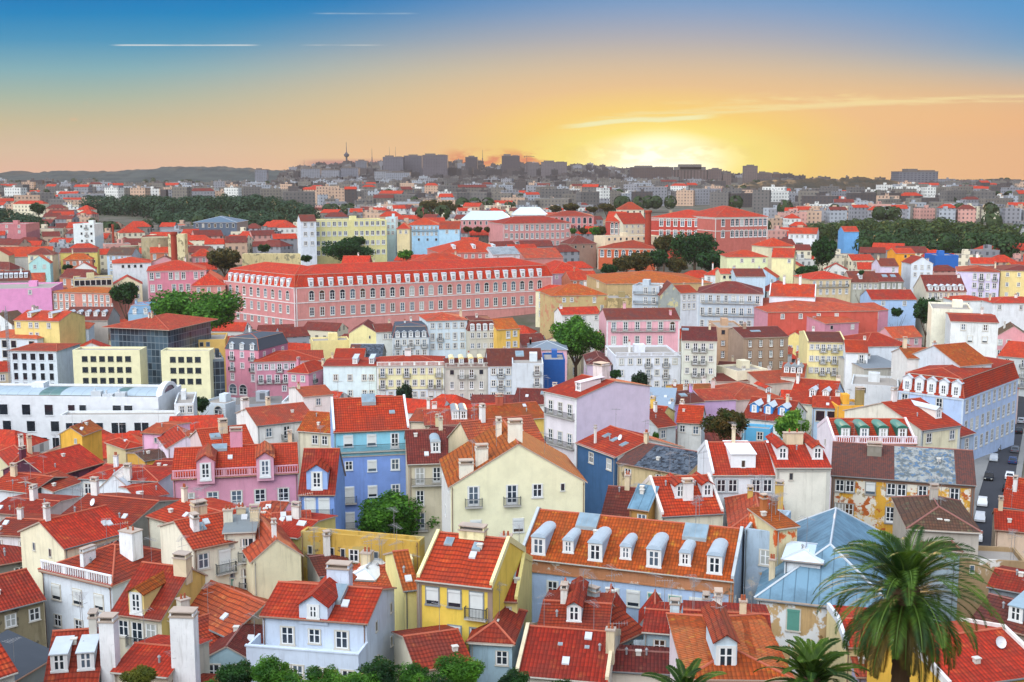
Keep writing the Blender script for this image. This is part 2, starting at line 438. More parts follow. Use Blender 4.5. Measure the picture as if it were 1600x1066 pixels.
def balcony_mesh(w, near):
    w = round(w * 2) / 2
    def make():
        a = MB(); d = .55
        a.box(-w/2, -d, -.14, w/2, .01, -.02, 0)
        st = .13 if near else .3
        r = .014 if near else .03
        n = max(2, int(w / st))
        for i in range(n + 1):
            x = -w/2 + .02 + (w - .04) * i / n
            a.box(x - r, -d + .01, -.02, x + r, -d + .01 + 2*r, .95, 1)
        for i in range(1, 4):
            for x in (-w/2 + .02, w/2 - .02): a.box(x - r, -d + d*i/4, -.02, x + r, -d + d*i/4 + 2*r, .95, 1)
        a.box(-w/2, -d, .93, w/2, -d + .05, .98, 1)
        for x in (-w/2, w/2 - .05): a.box(x, -d + .05, .93, x + .05, 0, .98, 1)
        return a.mesh('balcony', [flatm('b9b6ae'), flatm('3b4348', .6)])
    return cached(('balc', w, near), make)
def put_window(root, ty, x, y, z, rz, near, sur=STONE, scale=1.0, wide=False):
    wm, pm = win_meshes(ty, near, sur, scale)
    o = link('window', wm, root, (x, y, z), rz)
    if pm: link('pane', pm, o)
    if ty in 'fB' and not wide:
        link('balcony', balcony_mesh(WT[ty][0] + .7, near is True), o if near is True else root, (0, 0, 0) if near is True else (x, y, z), 0 if near is True else rz)
    return o

def chimney_mesh(hh, w, d, c, pots):
    def make():
        a = MB(); a.box(-w/2, -d/2, -1.0, w/2, d/2, hh, 0)
        a.box(-w/2 - .08, -d/2 - .08, hh, w/2 + .08, d/2 + .08, hh + .12, 1)
        for i in range(pots):
            x = (i - (pots - 1) / 2) * w / max(1, pots) * .8
            a.tube((x, 0, hh + .12), (x, 0, hh + .55), .11, .09, 8, 2)
        if pots == 0:
            for x in (-w/2 + .06, w/2 - .06): a.box(x - .05, -d/2 + .02, hh + .12, x + .05, d/2 - .02, hh + .4, 0)
            a.box(-w/2 - .05, -d/2 - .05, hh + .4, w/2 + .05, d/2 + .05, hh + .5, 1)
        return a.mesh('chimney', [plaster(c, .8), flatm('b8a89a'), flatm('a85a3c')])
    return cached(('chim', round(hh, 1), w, d, c, pots), make)
def antenna_mesh(v):
    def make():
        a = MB(); a.tube((0, 0, -.5), (0, 0, 2.6 + .4*v), .022, n=4)
        z = 2.4 + .4*v
        a.tube((-.75, 0, z), (.75, 0, z + .12), .016, n=4)
        for i in range(7):
            x = -.7 + i*.23; l = .24 + .05 * i
            a.tube((x, -l, z + .06 + x*.08), (x, l, z + .06 + x*.08), .012, n=4)
        if v: a.tube((-.3, .3, z - .7), (.4, -.4, z - .65), .016, n=4)
        return a.mesh('antenna', [flatm('9a9a9c', .5, .3)])
    return cached(('ant', v), make)
def dish_mesh(c='dfe2e4'):
    def make():
        a = MB(); a.tube((0, 0, -.3), (0, 0, .45), .03, n=5)
        n = 14; prof = [(0, 0), (.2, .02), (.36, .07), (.45, .12)]
        rot = Matrix.Rotation(R(65), 4, 'X'); off = Vector((0, -.05, .5))
        b = MB(); b.lathe(prof, n=n); b.lathe([(r, z - .02) for r, z in prof][::-1], n=n)
        i = len(a.v); a.v += [tuple(rot @ Vector(v) + off) for v in b.v]; a.f += [tuple(i + j for j in f) for f in b.f]; a.mi += [0] * len(b.f)
        a.tube(off, off + rot @ Vector((0, 0, .5)), .015, n=4)
        return a.mesh('satellite_dish', [flatm(c, .5)])
    return cached(('dish', c), make)
def dormer(root, ty, x, y, z, slope, wall, rc, near, w=1.25, h=1.75, wt='s', proud=.0):
    """slope = roof rise per metre of depth"""
    L = min(h / max(slope, .3) + .2, 4.5)
    def make():
        a = MB()
        a.box(-w/2, 0, -.5, w/2, L, h - .25, 0)
        if ty == 'r':
            n = 8; o_ = w/2 + .08
            pts = [(o_ * math.cos(math.pi * i / n), h - .25 + .42 * math.sin(math.pi * i / n)) for i in range(n + 1)]
            for (xa, za), (xb, zb) in zip(pts, pts[1:]):
                a.poly([(xa, -.18, za), (xb, -.18, zb), (xb, L + .6, zb), (xa, L + .6, za)][::-1], 1)
                a.poly([(xa, -.18, za), (0, -.18, h - .25), (xb, -.18, zb)][::-1], 0)
        elif ty == 'g':
            o_ = w/2 + .18; rh = w * .38; Lr = L + rh / max(slope, .3)
            a.slab([(-o_, -.25, h - .3), (0, -.25, h - .25 + rh), (0, Lr, h - .25 + rh), (-o_, Lr, h - .3)][::-1], .1, 1)
            a.slab([(o_, -.25, h - .3), (0, -.25, h - .25 + rh), (0, Lr, h - .25 + rh), (o_, Lr, h - .3)], .1, 1)
            a.poly([(-w/2, 0, h - .25), (w/2, 0, h - .25), (0, 0, h - .3 + rh * .95)], 0)
        else:
            a.slab([(-w/2 - .1, -.2, h - .22), (w/2 + .1, -.2, h - .22), (w/2 + .1, L + .9, h + .15), (-w/2 - .1, L + .9, h + .15)], .1, 1)
        m2 = tile(TC[rc], not near) if ty == 'g' and rc in 'rmobds' else flatm(TC.get(rc, rc), .5)
        return a.mesh('dormer', [plaster(wall, .2), m2], uv=True)
    d = link('dormer', cached(('dorm', ty, round(slope, 1), wall, rc, near, w, h), make), root, (x, y, z))
    wm, _ = win_meshes(wt, 'c', WHITE, min(1.0, (w - .35) / WT[wt][0], (h - .55) / WT[wt][1]))
    link('window', wm, d, (0, -.01, .12))
    return d

def ruin(kind):
    def fn(q, b, o):
        p = pos(q); uvn = q.new('ShaderNodeUVMap').outputs[0]; u, v, _ = q.sep(uvn)
        base = q.mix(q.sstep(q.noise(p, 2.2, 4, .7), .35, .7), hexl('6c3f36'), hexl('4a3a38'))
        ln = q.sstep(q.m('ABSOLUTE', q.m('SUBTRACT', q.m('FRACT', q.m('MULTIPLY', u, 3.8)), .5)), .3, .5)
        base = q.mix(q.m('MULTIPLY', ln, .5), base, hexl('2c2424'))
        c1 = q.mix(q.sstep(q.noise(p, 1.1, 5, .7), .42, .58), hexl('5f686c' if kind == 'RUIN2' else '39424e'), hexl('989c9a' if kind == 'RUIN2' else '5a6470'))
        c1 = q.mix(q.sstep(q.noise(p, 1.9, 3, .5), .56, .6), c1, hexl('56718c' if kind == 'RUIN2' else '25282e'))
        lo, hi_ = (.24, .47) if kind == 'RUIN2' else (.2, 1.2)
        un = q.m('DIVIDE', u, 32.0 if kind == 'RUIN2' else 14.0)
        mk = q.m('MULTIPLY', q.m('GREATER_THAN', un, lo), q.m('LESS_THAN', un, hi_))
        q.put(b.inputs['Base Color'], q.mix(mk, base, c1))
        bp = q.new('ShaderNodeBump'); bp.inputs['Strength'].default_value = .8; bp.inputs['Distance'].default_value = .15
        q.put(bp.inputs['Height'], q.noise(p, 2.5, 5, .7)); q.l.new(bp.outputs[0], b.inputs['Normal'])
    return mat(('ruin', kind), fn)

HOUSES = []      # (x, y, radius) footprints for the fillers
def slope_slab(a, he, sl, x0, x1, y0, y1, raise_, th, mi):
    a.slab([(x0, y0, he + y0*sl + raise_), (x1, y0, he + y0*sl + raise_), (x1, y1, he + y1*sl + raise_), (x0, y1, he + y1*sl + raise_)], th, mi)

def H(label, e, h, dep, yr, wall, rc='r', t='g', win='', left='', right='', D=None, sh=3.1, top=.75, dorm='', dc=None, drc='w', df=.28, dw=1.25, dh=1.75,
      pv=None, trim=None, lower=None, lrow=1, para=None, sky=(), ch=None, ant=None, wr=None, ext=None, lb=(), sur=STONE, name='house', cat='house',
      group=None, dirt=.42, wear=None, sc=1.0, ov=.3, mt=None, roofw=None, dish=0, hin=.95, chc=None, wallmat=None, dwt='s', fsc=None, mr=None, mrg=.4, hut=True, frieze=0, ltop=None, z=None, bands=()):
    if isinstance(roofw, str): roofw = ruin(roofw)
    x0, y0, x1, y1 = e
    ym = (y0 + y1) / 2
    if D is None: D = depth(ym, h)
    z = zy(ym, D) if z is None else z
    p0, p1 = Pz(x0, y0, z), Pz(x1, y1, z)
    mr_ = R(mr or (85 if D < 260 else 20)); v = p1 - p0
    if abs(math.atan2(v.y, v.x)) > mr_:
        p1 = P(x1, y1, p0.y + math.copysign(math.tan(mr_) * v.x, v.y)); p1.z = z
    v = p1 - p0; Wd = math.hypot(v.x, v.y); ang = math.atan2(v.y, v.x)
    ca, sa = math.cos(ang), math.sin(ang)
    cY = p0.y + Wd/2*sa + dep/2*ca; cX = p0.x + Wd/2*ca - dep/2*sa
    gz = min(ground(p0.y), ground(p1.y), ground(cY))
    he = z - gz
    root = link(name, None, None, (p0.x, p0.y, gz), ang); root.empty_display_size = 1
    HOUSES.append((cX, cY, math.hypot(Wd, dep) * .42, Wd, dep))
    tag(root, label, cat, group)
    near = D < 260; mid = D < 420; wn_ = True if near else 'c' if D < 700 else False
    Wm = wallmat or plaster(wall, dirt, wear)
    tr = trim or WHITE
    rg = random.Random(hash((int(x0*3), int(y0*7))) & 0xffff)
    rh = 1.0
    if yr is not None:
        rh = max(.6, zy(yr, (p0.y + p1.y)/2 if t == 'x' else cY) - z)
    # walls
    a = MB(); zb = -3.0
    if t in 'gp':
        ya, za = (dep/2, he + rh) if t == 'g' else (dep, he + rh)
        prof = [(0, he), (ya, za)] + ([(dep, he)] if t == 'g' else [])
        a.poly([(0, 0, zb), (Wd, 0, zb), (Wd, 0, he), (0, 0, he)])
        a.poly([(Wd, dep, zb), (0, dep, zb), (0, dep, prof[-1][1]), (Wd, dep, prof[-1][1])])
        a.poly([(0, dep, zb), (0, 0, zb)] + [(0, y, zz) for y, zz in prof], 1 if wr and v.y > 0 else 0)
        a.poly([(Wd, 0, zb), (Wd, dep, zb)] + [(Wd, y, zz) for y, zz in prof[::-1]], 1 if wr and v.y <= 0 else 0)
        for (ya_, za_), (yb_, zb_) in zip(prof, prof[1:]): a.poly([(0, ya_, za_), (Wd, ya_, za_), (Wd, yb_, zb_), (0, yb_, zb_)])
    elif t == 'x':
        a.poly([(0, 0, zb), (Wd, 0, zb), (Wd, 0, he), (Wd/2, 0, he + rh), (0, 0, he)])
        a.poly([(Wd, dep, zb), (0, dep, zb), (0, dep, he), (Wd/2, dep, he + rh), (Wd, dep, he)])
        a.poly([(0, dep, zb), (0, 0, zb), (0, 0, he), (0, dep, he)], 1 if wr and v.y > 0 else 0)
        a.poly([(Wd, 0, zb), (Wd, dep, zb), (Wd, dep, he), (Wd, 0, he)], 1 if wr and v.y <= 0 else 0)
    else:
        zt = he - .6 if t == 'f' else he
        a.poly([(0, 0, zb), (Wd, 0, zb), (Wd, 0, zt), (0, 0, zt)])
        a.poly([(Wd, dep, zb), (0, dep, zb), (0, dep, zt), (Wd, dep, zt)])
        a.poly([(0, dep, zb), (0, 0, zb), (0, 0, zt), (0, dep, zt)], 1 if wr and v.y > 0 else 0)
        a.poly([(Wd, 0, zb), (Wd, dep, zb), (Wd, dep, zt), (Wd, 0, zt)], 1 if wr and v.y <= 0 else 0)
        a.poly([(0, 0, zt), (Wd, 0, zt), (Wd, dep, zt), (0, dep, zt)])
    link('wall', a.mesh('wall', [Wm, plaster(wr, dirt) if wr else Wm], uv=True), root)
    # roof
    a = MB(); o = ov; hw = dep / 2; sl = rh / hw if hw else .5
    ox = .0 if pv else .18
    top_z = .08; th = .16
    if rc == 'c': roofw = seam('64879c')
    elif rc in 'wkg' and not roofw: roofw = seam(TC[rc])
    T = roofw or tile(TC[rc], D > 330); cap = flatm('c4ccd2', .6) if roofw and rc in 'cwkg' else flatm('b8644c' if rc in 'rsod' else '94655c', .9)
    mats = [T, cap, flatm('b9a798')]
    slope = sl
    if t == 'g':
        A_, B1, C1 = (-o, he - o*sl + top_z), (hw, he + rh + top_z), (dep + o, he - o*sl + top_z)
        a.slab([(-ox, A_[0], A_[1]), (Wd+ox, A_[0], A_[1]), (Wd+ox, B1[0], B1[1]), (-ox, B1[0], B1[1])], th, 0, 2)
        a.slab([(-ox, B1[0], B1[1]), (Wd+ox, B1[0], B1[1]), (Wd+ox, C1[0], C1[1]), (-ox, C1[0], C1[1])], th, 0, 2)
        a.tube((-ox, hw, he + rh + top_z), (Wd+ox, hw, he + rh + top_z), .1, n=6, mi=1)
    elif t == 'p':
        sl = slope = rh / dep
        a.slab([(-ox, -o, he - o*sl + top_z), (Wd+ox, -o, he - o*sl + top_z), (Wd+ox, dep+.1, he + rh + top_z), (-ox, dep+.1, he + rh + top_z)], th, 0, 2)
    elif t == 'x':
        s2 = rh / (Wd/2); slope = s2
        for s_, xa in ((1, 0), (-1, Wd)):
            q = [(xa - s_*o, -.1, he - o*s2 + top_z), (Wd/2, -.1, he + rh + top_z), (Wd/2, dep + .1, he + rh + top_z), (xa - s_*o, dep + .1, he - o*s2 + top_z)]
            a.slab(q[::-1] if s_ > 0 else q, th, 0, 2)
        a.tube((Wd/2, -.12, he + rh + top_z), (Wd/2, dep + .12, he + rh + top_z), .1, n=6, mi=1)
    elif t in 'hm':
        b0 = he; ins = 0
        if t == 'm':
            mh, ins = mt or (2.7, .95)
            q = [(-.15, -.15), (Wd+.15, -.15), (Wd+.15, dep+.15), (-.15, dep+.15)]
            r_ = [(ins, ins), (Wd-ins, ins), (Wd-ins, dep-ins), (ins, dep-ins)]
            for i in range(4):
                j = (i + 1) % 4
                a.poly([(*q[i], he), (*q[j], he), (*r_[j], he+mh), (*r_[i], he+mh)], 0)
                a.tube((*q[i], he), (*r_[i], he+mh), .1, n=5, mi=1)
            b0 = he + mh; rh = max(.5, rh - mh)
        o2 = o if t == 'h' else .12
        x0_, x1_, ya_, yb_ = ins - o2, Wd - ins + o2, ins - o2, dep - ins + o2
        hd = (yb_ - ya_) / 2; hx = (x1_ - x0_) / 2
        xi = min(hd * hin, hx - .02)
        if hx < hd * hin:    # ridge runs front to back
            yi = min(hx * hin, hd - .02)
            R1, R2 = ((x0_+x1_)/2, ya_ + yi, b0 + rh), ((x0_+x1_)/2, yb_ - yi, b0 + rh)
            c = [(x0_, ya_, b0), (x1_, ya_, b0), (x1_, yb_, b0), (x0_, yb_, b0)]
            fs = [[c[0], c[1], R1], [c[1], c[2], R2, R1], [c[2], c[3], R2], [c[3], c[0], R1, R2]]
            ed = [(c[0], R1), (c[1], R1), (c[2], R2), (c[3], R2), (R1, R2)]
        else:
            R1, R2 = (x0_ + xi, (ya_+yb_)/2, b0 + rh), (x1_ - xi, (ya_+yb_)/2, b0 + rh)
            c = [(x0_, ya_, b0), (x1_, ya_, b0), (x1_, yb_, b0), (x0_, yb_, b0)]
            fs = [[c[0], c[1], R2, R1], [c[1], c[2], R2], [c[2], c[3], R1, R2], [c[3], c[0], R1]]
            ed = [(c[0], R1), (c[1], R2), (c[2], R2), (c[3], R1), (R1, R2)]
        for f_ in fs: a.slab([(x, y, zz + top_z) for x, y, zz in f_], th, 0, 2)
        for q0, q1 in ed: a.tube((q0[0], q0[1], q0[2] + top_z), (q1[0], q1[1], q1[2] + top_z), .11, n=5, mi=1)
        slope = rh / hd
    else:
        a.box(.1, .1, he - .7, Wd - .1, dep - .1, he - .5, 0)
        mats = [flatm('a39c94', .9)] + mats[1:]
        b = MB(); e2 = .004
        for q in ((-e2, -e2, Wd + e2, .28), (-e2, dep - .28, Wd + e2, dep + e2), (-e2, .28, .28, dep - .28), (Wd - .28, .28, Wd + e2, dep - .28)):
            b.box(q[0], q[1], he - .62, q[2], q[3], he)
        link('parapet', b.mesh('parapet', [Wm]), root)
        if hut:
            b = MB(); bx = Wd * rg.uniform(.25, .6); by = dep * .5
            b.box(bx, by, he - .6, bx + min(3, Wd*.25), by + min(3, dep*.3), he + 1.6, 0)
            link('roof_hut', b.mesh('roof_hut', [plaster(wall if wall != 'x' else 'c0bdb5', .3)]), root)
    roof = link('roof', a.mesh('roof', mats, uv=True), root)
    if pv:   # raised party walls along the verges
        b = MB()
        if t in 'gp':
            segs = [((-.02, he + .0), (hw if t == 'g' else dep, he + rh))] + ([((hw, he + rh), (dep + .02, he))] if t == 'g' else [])
            for xa in (-.06, Wd - .24):
                if xa > 0: link('party_wall', b.mesh('party_wall', [plaster(pv, .4)]), root); b = MB()
                for (ya, za), (yb, zb2) in segs:
                    b.slab([(xa, ya, za + .35), (xa + .3, ya, za + .35), (xa + .3, yb, zb2 + .35), (xa, yb, zb2 + .35)], .6)
        elif t == 'x':
            for ya in (-.06, dep - .24):
                if ya > 0: link('party_wall', b.mesh('party_wall', [plaster(pv, .4)]), root); b = MB()
                for s_, xa in ((1, 0), (-1, Wd)):
                    q = [(xa, ya, he + .3), (Wd/2, ya, he + rh + .3), (Wd/2, ya + .3, he + rh + .3), (xa, ya + .3, he + .3)]
                    b.slab(q[::-1] if s_ > 0 else q, .55)
        link('party_wall', b.mesh('party_wall', [plaster(pv, .4)]), root)
    # cornice, corner strips, lower wall colour
    if trim:
        b = MB()
        b.box(-.1, -.16, he - .42, Wd + .1, .0, he - .16); b.box(-.06, -.1, he - .56, Wd + .06, 0, he - .42)
        if frieze: b.box(-.04, -.07, he - frieze, Wd + .04, 0, he - .56); b.box(-.08, -.16, he - frieze - .15, Wd + .08, 0, he - frieze)
        if t in 'fhm':
            for xa in (-.16, Wd): b.box(xa, 0, he - .42, xa + .16, dep, he - .16)
        link('cornice', b.mesh('cornice', [plaster(trim, .6, [('d0cabc', .56), ('6e5a48', .64)]) if frieze else plaster(trim, .45)]), root)
        zlo = max(-3, he - 16)
        for xa in (-.05, Wd - .4):
            b = MB(); b.box(xa, -.06, zlo, xa + .45, 0, he - .56)
            link('corner_strip', b.mesh('corner_strip', [plaster(trim, .3)]), root)
    if bands:
        b = MB()
        for d_ in bands: b.box(-.03, -.14, he - d_, Wd + .03, 0, he - d_ + .35)
        for d_ in bands: b.box(Wd, 0, he - d_, Wd + .12, dep, he - d_ + .35); b.box(-.12, 0, he - d_, 0, dep, he - d_ + .35)
        link('string_course', b.mesh('string_course', [plaster(tr, .3)]), root)
    if lower:
        b = MB(); zt = he - lrow * sh - .1
        b.box(-.02, -.03, -3, Wd + .02, .3, zt)
        b.box(-.05, -.14, zt, Wd + .05, .28, zt + .16, 1)
        link('lower_wall', b.mesh('lower_wall', [plaster(lower, dirt), plaster('b8b4ac', .4)], uv=True), root)
    yoff = -.03 if lower else 0
    # windows
    dk = 1.0 if fsc is None else fsc
    def rows(spec, x0_, y0_, ux, uy, rz, L, yo, hz=None):
        for r, row in enumerate(spec.split('/')):
            n = len(row)
            for i, c in enumerate(row):
                if c in '. ': continue
                d_ = mrg + (i + .5) * (L - 2*mrg) / n
                w_, h_ = WT[c]
                zz = (hz or he) - top - r * sh - h_ * dk
                if zz < .2: continue
                zz = round(zz, 3)
                off = (yoff if r >= lrow else 0) + yo
                put_window(root, c, x0_ + ux*d_, y0_ + uy*d_ + (off if ux else 0), zz, rz, wn_, sur, dk, wide=(r in lb and rz == 0))
    rows(win, 0, 0, 1, 0, 0, Wd, 0)
    if right: rows(right, Wd, 0, 0, 1, R(90), dep, 0, ltop and he + ltop)
    if left: rows(left, 0, dep, 0, -1, R(-90), dep, 0, ltop and he + ltop)
    for r in lb:
        m_ = balcony_mesh(Wd * .88, near)
        link('long_balcony', m_, root, (Wd/2, yoff if r >= lrow else 0, he - top - r*sh - WT['f'][1] * dk), 0)
    if para:   # balustraded parapet above the eave
        def bal():
            b = MB(); n = max(4, int(Wd / .32))
            b.box(-.05, -.2, he - .1, Wd + .05, .05, he + .12); b.box(-.05, -.16, he + .92, Wd + .05, .04, he + 1.06)
            for i in range(n + 1):
                x = Wd * i / n
                big = i % 10 == 0
                q = .2 if big else .055
                b.box(max(-.05, x - q), -.12, he + .12, min(Wd + .05, x + q), .0, he + .92)
            return b.mesh('balustrade', [plaster(para, .3)])
        link('balustrade', bal(), root)
    if ext:    # lower terrace block set in front
        d_, drop, ewin = ext
        b = MB(); zt = he - drop
        b.box(-.4, -d_, -3, Wd + .1, -.002, zt - .9)
        for q in ((-.4, -d_, Wd + .1, -d_ + .2), (-.4, -d_ + .2, -.2, 0), (Wd - .1, -d_ + .2, Wd + .1, -.004)):
            b.box(q[0], q[1], zt - .9, q[2], q[3], zt)
        b.box(-.5, -d_ - .06, zt - .06, Wd + .15, -d_ + .26, zt + .06)
        tb = link('terrace_block', b.mesh('terrace_block', [Wm]), root)
        for r, row in enumerate(ewin.split('/')):
            for i, c in enumerate(row):
                if c == '.': continue
                put_window(root, c, .3 + (i + .5) * (Wd - .6) / len(row), -d_, zt - 1.75 - r*sh - WT[c][1]*.72, 0, near, sur, .9, True)
    # dormers
    if dorm:
        n = len(dorm)
        for i, c in enumerate(dorm):
            if c in '. ': continue
            x = mrg + (i + .5) * (Wd - 2*mrg) / n
            if t == 'm': dormer(root, c.lower(), x, -.12 + .1, he + .15, 3.0, dc or WHITE, drc, near, dw, min(dh, mt[0] - .2 if mt else 2.3), dwt)
            else:
                f = df if c.islower() else df - .1
                dormer(root, c.lower(), x, f * hw, he + rh * f + .05, slope, dc or WHITE, drc, near, dw * (1 if c.islower() else 1.3), dh * (1 if c.islower() else 1.35), dwt)
    # roof lights
    for sk in sky:
        fx, fv = sk[0], sk[1]; w_, l_, ra = (sk[2:] + (.9, 1.2, .12)[len(sk) - 2:]) if len(sk) < 5 else sk[2:5]
        def skm(w_=w_, l_=l_, ra=ra, sl=slope):
            b = MB(); k2 = l_ * math.cos(math.atan(sl))
            b.slab([(-w_/2, 0, ra), (w_/2, 0, ra), (w_/2, k2, ra + k2*sl), (-w_/2, k2, ra + k2*sl)], ra + .1, 1)
            nx = max(2, int(w_ / .55))
            for i in range(nx):
                xa, xb = -w_/2 + .06 + i * (w_ - .12)/nx + .02, -w_/2 + .06 + (i+1) * (w_ - .12)/nx - .02
                b.slab([(xa, .05, ra + .02 + .05*sl), (xb, .05, ra + .02 + .05*sl), (xb, k2 - .05, ra + .02 + (k2-.05)*sl), (xa, k2 - .05, ra + .02 + (k2-.05)*sl)], .015, 0)
            return b.mesh('skylight', [glass('7b919e', .4), flatm('9aa3a6', .5)])
        yy = fv * hw
        link('skylight', cached(('sky', w_, l_, ra, round(slope, 2)), skm), root, (fx * Wd, yy, he + yy*slope + top_z))
    # chimneys
    if ch is None:
        ch = []
        if t != 'f' and D < 500:
            for _ in range(rg.choice((1, 1, 2, 3) if D < 250 else (0, 1, 1, 2))): ch.append((rg.choice((.06, .94, rg.uniform(.15, .85))), rg.choice((.42, .62, .75)), 0))
    for cc in ch:
        fx, fy, up = cc[:3]
        w_, d_ = (cc[3], cc[4]) if len(cc) > 3 else rg.choice(((.55, .55), (.9, .5), (.6, 1.0)))
        yy = fy * dep
        if t in 'gh': zr = he + rh * (1 - abs(yy - hw) / hw)
        elif t == 'x': zr = he + rh * (1 - abs(fx * 2 - 1))
        elif t == 'm': zr = he + (mt[0] if mt else 2.7)
        else: zr = he
        c_ = chc or rg.choice((wall if wall != 'x' else 'd8d2c4', 'e6e4dd', 'e9e8e4', 'd9c9a8'))
        link('chimney', chimney_mesh(round(1.1 + up + rg.choice((0, .4)), 1), w_, d_, c_, rg.choice((0, 0, 0, 2))), root, (fx*Wd, yy, zr))
    if D < 240:
        g_ = MB()
        if t in 'gph':
            g_.tube((-.1, -o - .05, he - o*slope + .0), (Wd + .1, -o - .05, he - o*slope + .0), .07, n=6)
        zt_ = he - .1
        for xx in ((.18,) if Wd < 9 else (.18, Wd - .18)):
            g_.tube((xx, -.12 + yoff, zt_), (xx, -.12 + yoff, -2), .05, n=5, caps=False)
            g_.tube((xx, -o, zt_ - o*slope + .05), (xx, -.12 + yoff, zt_ - .35), .05, n=5, caps=False)
        link('gutter', g_.mesh('gutter', [flatm(rg.choice(('6a6e70', 'a8a49a', '8a6a58')), .6)]), root)
        for _ in range(rg.choice((1, 2, 2, 3))):
            if t == 'f': break
            fx, fv = rg.uniform(.1, .9), rg.uniform(.2, .85)
            if t == 'x': fx = .5 + (fx - .5) * .9; zr = he + rh * (1 - abs(fx*2 - 1)); yy = dep * fv
            else: yy = fv * (hw if t != 'p' else dep); zr = he + yy * slope
            if t == 'h': fx = .35 + .3 * fx; 
            if t == 'm': continue
            vt = rg.choice((0, 1, 2))
            def vm(vt=vt):
                q_ = MB()
                if vt == 0: q_.tube((0, 0, -.3), (0, 0, .55), .09, n=8); q_.tube((0, 0, .55), (0, 0, .7), .16, .05, 8)
                elif vt == 1: q_.box(-.22, -.18, -.4, .22, .18, .4); q_.box(-.28, -.24, .4, .28, .24, .48)
                else: q_.slab([(-.3, -.25, .1), (.3, -.25, .1), (.3, .35, .45), (-.3, .35, .45)], .3)
                return q_.mesh('roof_vent', [flatm(('9a9c9e', 'd8d4ca', 'c9cdd0')[vt], .7)])
            link('roof_vent', cached(('vent', vt), vm), root, (fx * Wd, yy, zr))
    na = ant if ant is not None else (rg.choice((0, 1, 1, 2)) if D < 250 else 0)
    if D < 200: na += rg.choice((0, 1, 1))
    for i in range(na):
        fx = rg.uniform(.08, .92); yy = hw if t in 'gh' else dep * .3
        zr = he + (rh if t in 'gh' else (rh * (1 - abs(fx*2 - 1)) if t == 'x' else 0))
        if t == 'm': zr = he + 3
        if t == 'h': fx = .35 + fx * .3
        link('antenna', antenna_mesh(rg.choice((0, 1))), root, (fx*Wd, yy, zr), rg.uniform(0, 3))
    for i in range(dish):
        fx = rg.uniform(.1, .9)
        link('satellite_dish', dish_mesh(), root, (fx*Wd, hw * .6, he + rh * .6), rg.uniform(-.6, .6))
    root['_'] = 0; del root['_']
    return root, Wd, he, rh

# ------------------------------------------------------------ foliage
def crown_mesh(seed, n, q, blobs, mt, flat=.8):
    rg = random.Random(seed); a = MB()
    bl = []
    for i in range(blobs):
        an = rg.uniform(0, 6.283); rr = rg.uniform(.15, .8) ** .8; zz = rg.uniform(-.55, .68) * (1.25 - rr)
        bl.append((Vector((rr*math.cos(an), rr*math.sin(an), zz * flat)), rg.uniform(.17, .36)))
    bl.append((Vector((0, 0, .05)), .5)); bl.append((Vector((0, 0, -.2)), .5))
    wts = [r_ * r_ for _, r_ in bl]
    for i in range(n):
        c, r = rg.choices(bl, wts)[0]
        d = Vector((rg.gauss(0, 1), rg.gauss(0, 1), rg.gauss(0, 1))).normalized()
        p = c + d * r * (1 + rg.gauss(0, .13) - .3 * rg.random() ** 2)
        s = q * rg.uniform(.6, 1.35)
        u = Vector((rg.gauss(0, 1), rg.gauss(0, 1), rg.gauss(0, .7))).normalized()
        nn = (d * .9 + Vector((rg.gauss(0, .6), rg.gauss(0, .6), rg.gauss(0, .6)))).normalized()
        u = (u - nn * u.dot(nn)).normalized(); w = nn.cross(u)
        wd2 = .6 if seed < 130 else .3
        a.poly([p - u*s, p - w*s*wd2, p + u*s, p + w*s*wd2])
    return a.mesh('crown', [mt])
def trunk_mesh(h, r, seed):
    rg = random.Random(seed); a = MB()
    a.tube((0, 0, -1), (0, 0, h * .45), r, r * .75, 8)
    for i in range(6):
        an = i * 1.05 + rg.random(); rr = rg.uniform(.25, .5)
        a.tube((0, 0, h * .42), (math.cos(an) * h * rr * .5, math.sin(an) * h * rr * .5, h * rg.uniform(.7, .95)), r * .5, r * .15, 6)
    return a.mesh('trunk', [flatm('5a4636', .9)])
LEAF = {'a': ('2c4a18', '6a4e1e'), 'g': ('2a5a1a', '6aa42e'), 'd': ('16381c', '34641f'), 'o': ('34401a', '6e5a1e'), 'b': ('16301e', '2c4826'), 'l': ('3c7424', '86b43e'), 'y': ('4a5a1a', '7c7e26')}
def tree(label, cx, cy, rpx, D, kind='g', tall=1.0, n=2600, q=.075, name='tree', seed=1, group=None, cat='tree', wide=1.0):
    c = P(cx, cy, D); r = rpx / F * D
    if n == 2600: n, q = 4200, .085
    else: n = int(n * 1.3); q *= 1.1
    gz = ground(D)
    if c.z - r*tall < gz + .5: gz = c.z - r*tall - 1.0
    root = link(name, None, None, (c.x, c.y, gz)); tag(root, label, cat, group)
    h = c.z - gz
    key = ('crown', kind, n, q, seed)
    cm = cached(key, lambda: crown_mesh(seed * 13 + 5, n, q, 24 if n > 4000 else 15, leaf(*LEAF[kind])))
    link('crown', cm, root, (0, 0, h), random.uniform(0, 6), (r*wide, r*wide, r * tall))
    link('trunk', trunk_mesh(h + r*.3, max(.15, r * .07), seed), root)
    HOUSES.append((c.x, c.y, r * .8, r, r))
    return root
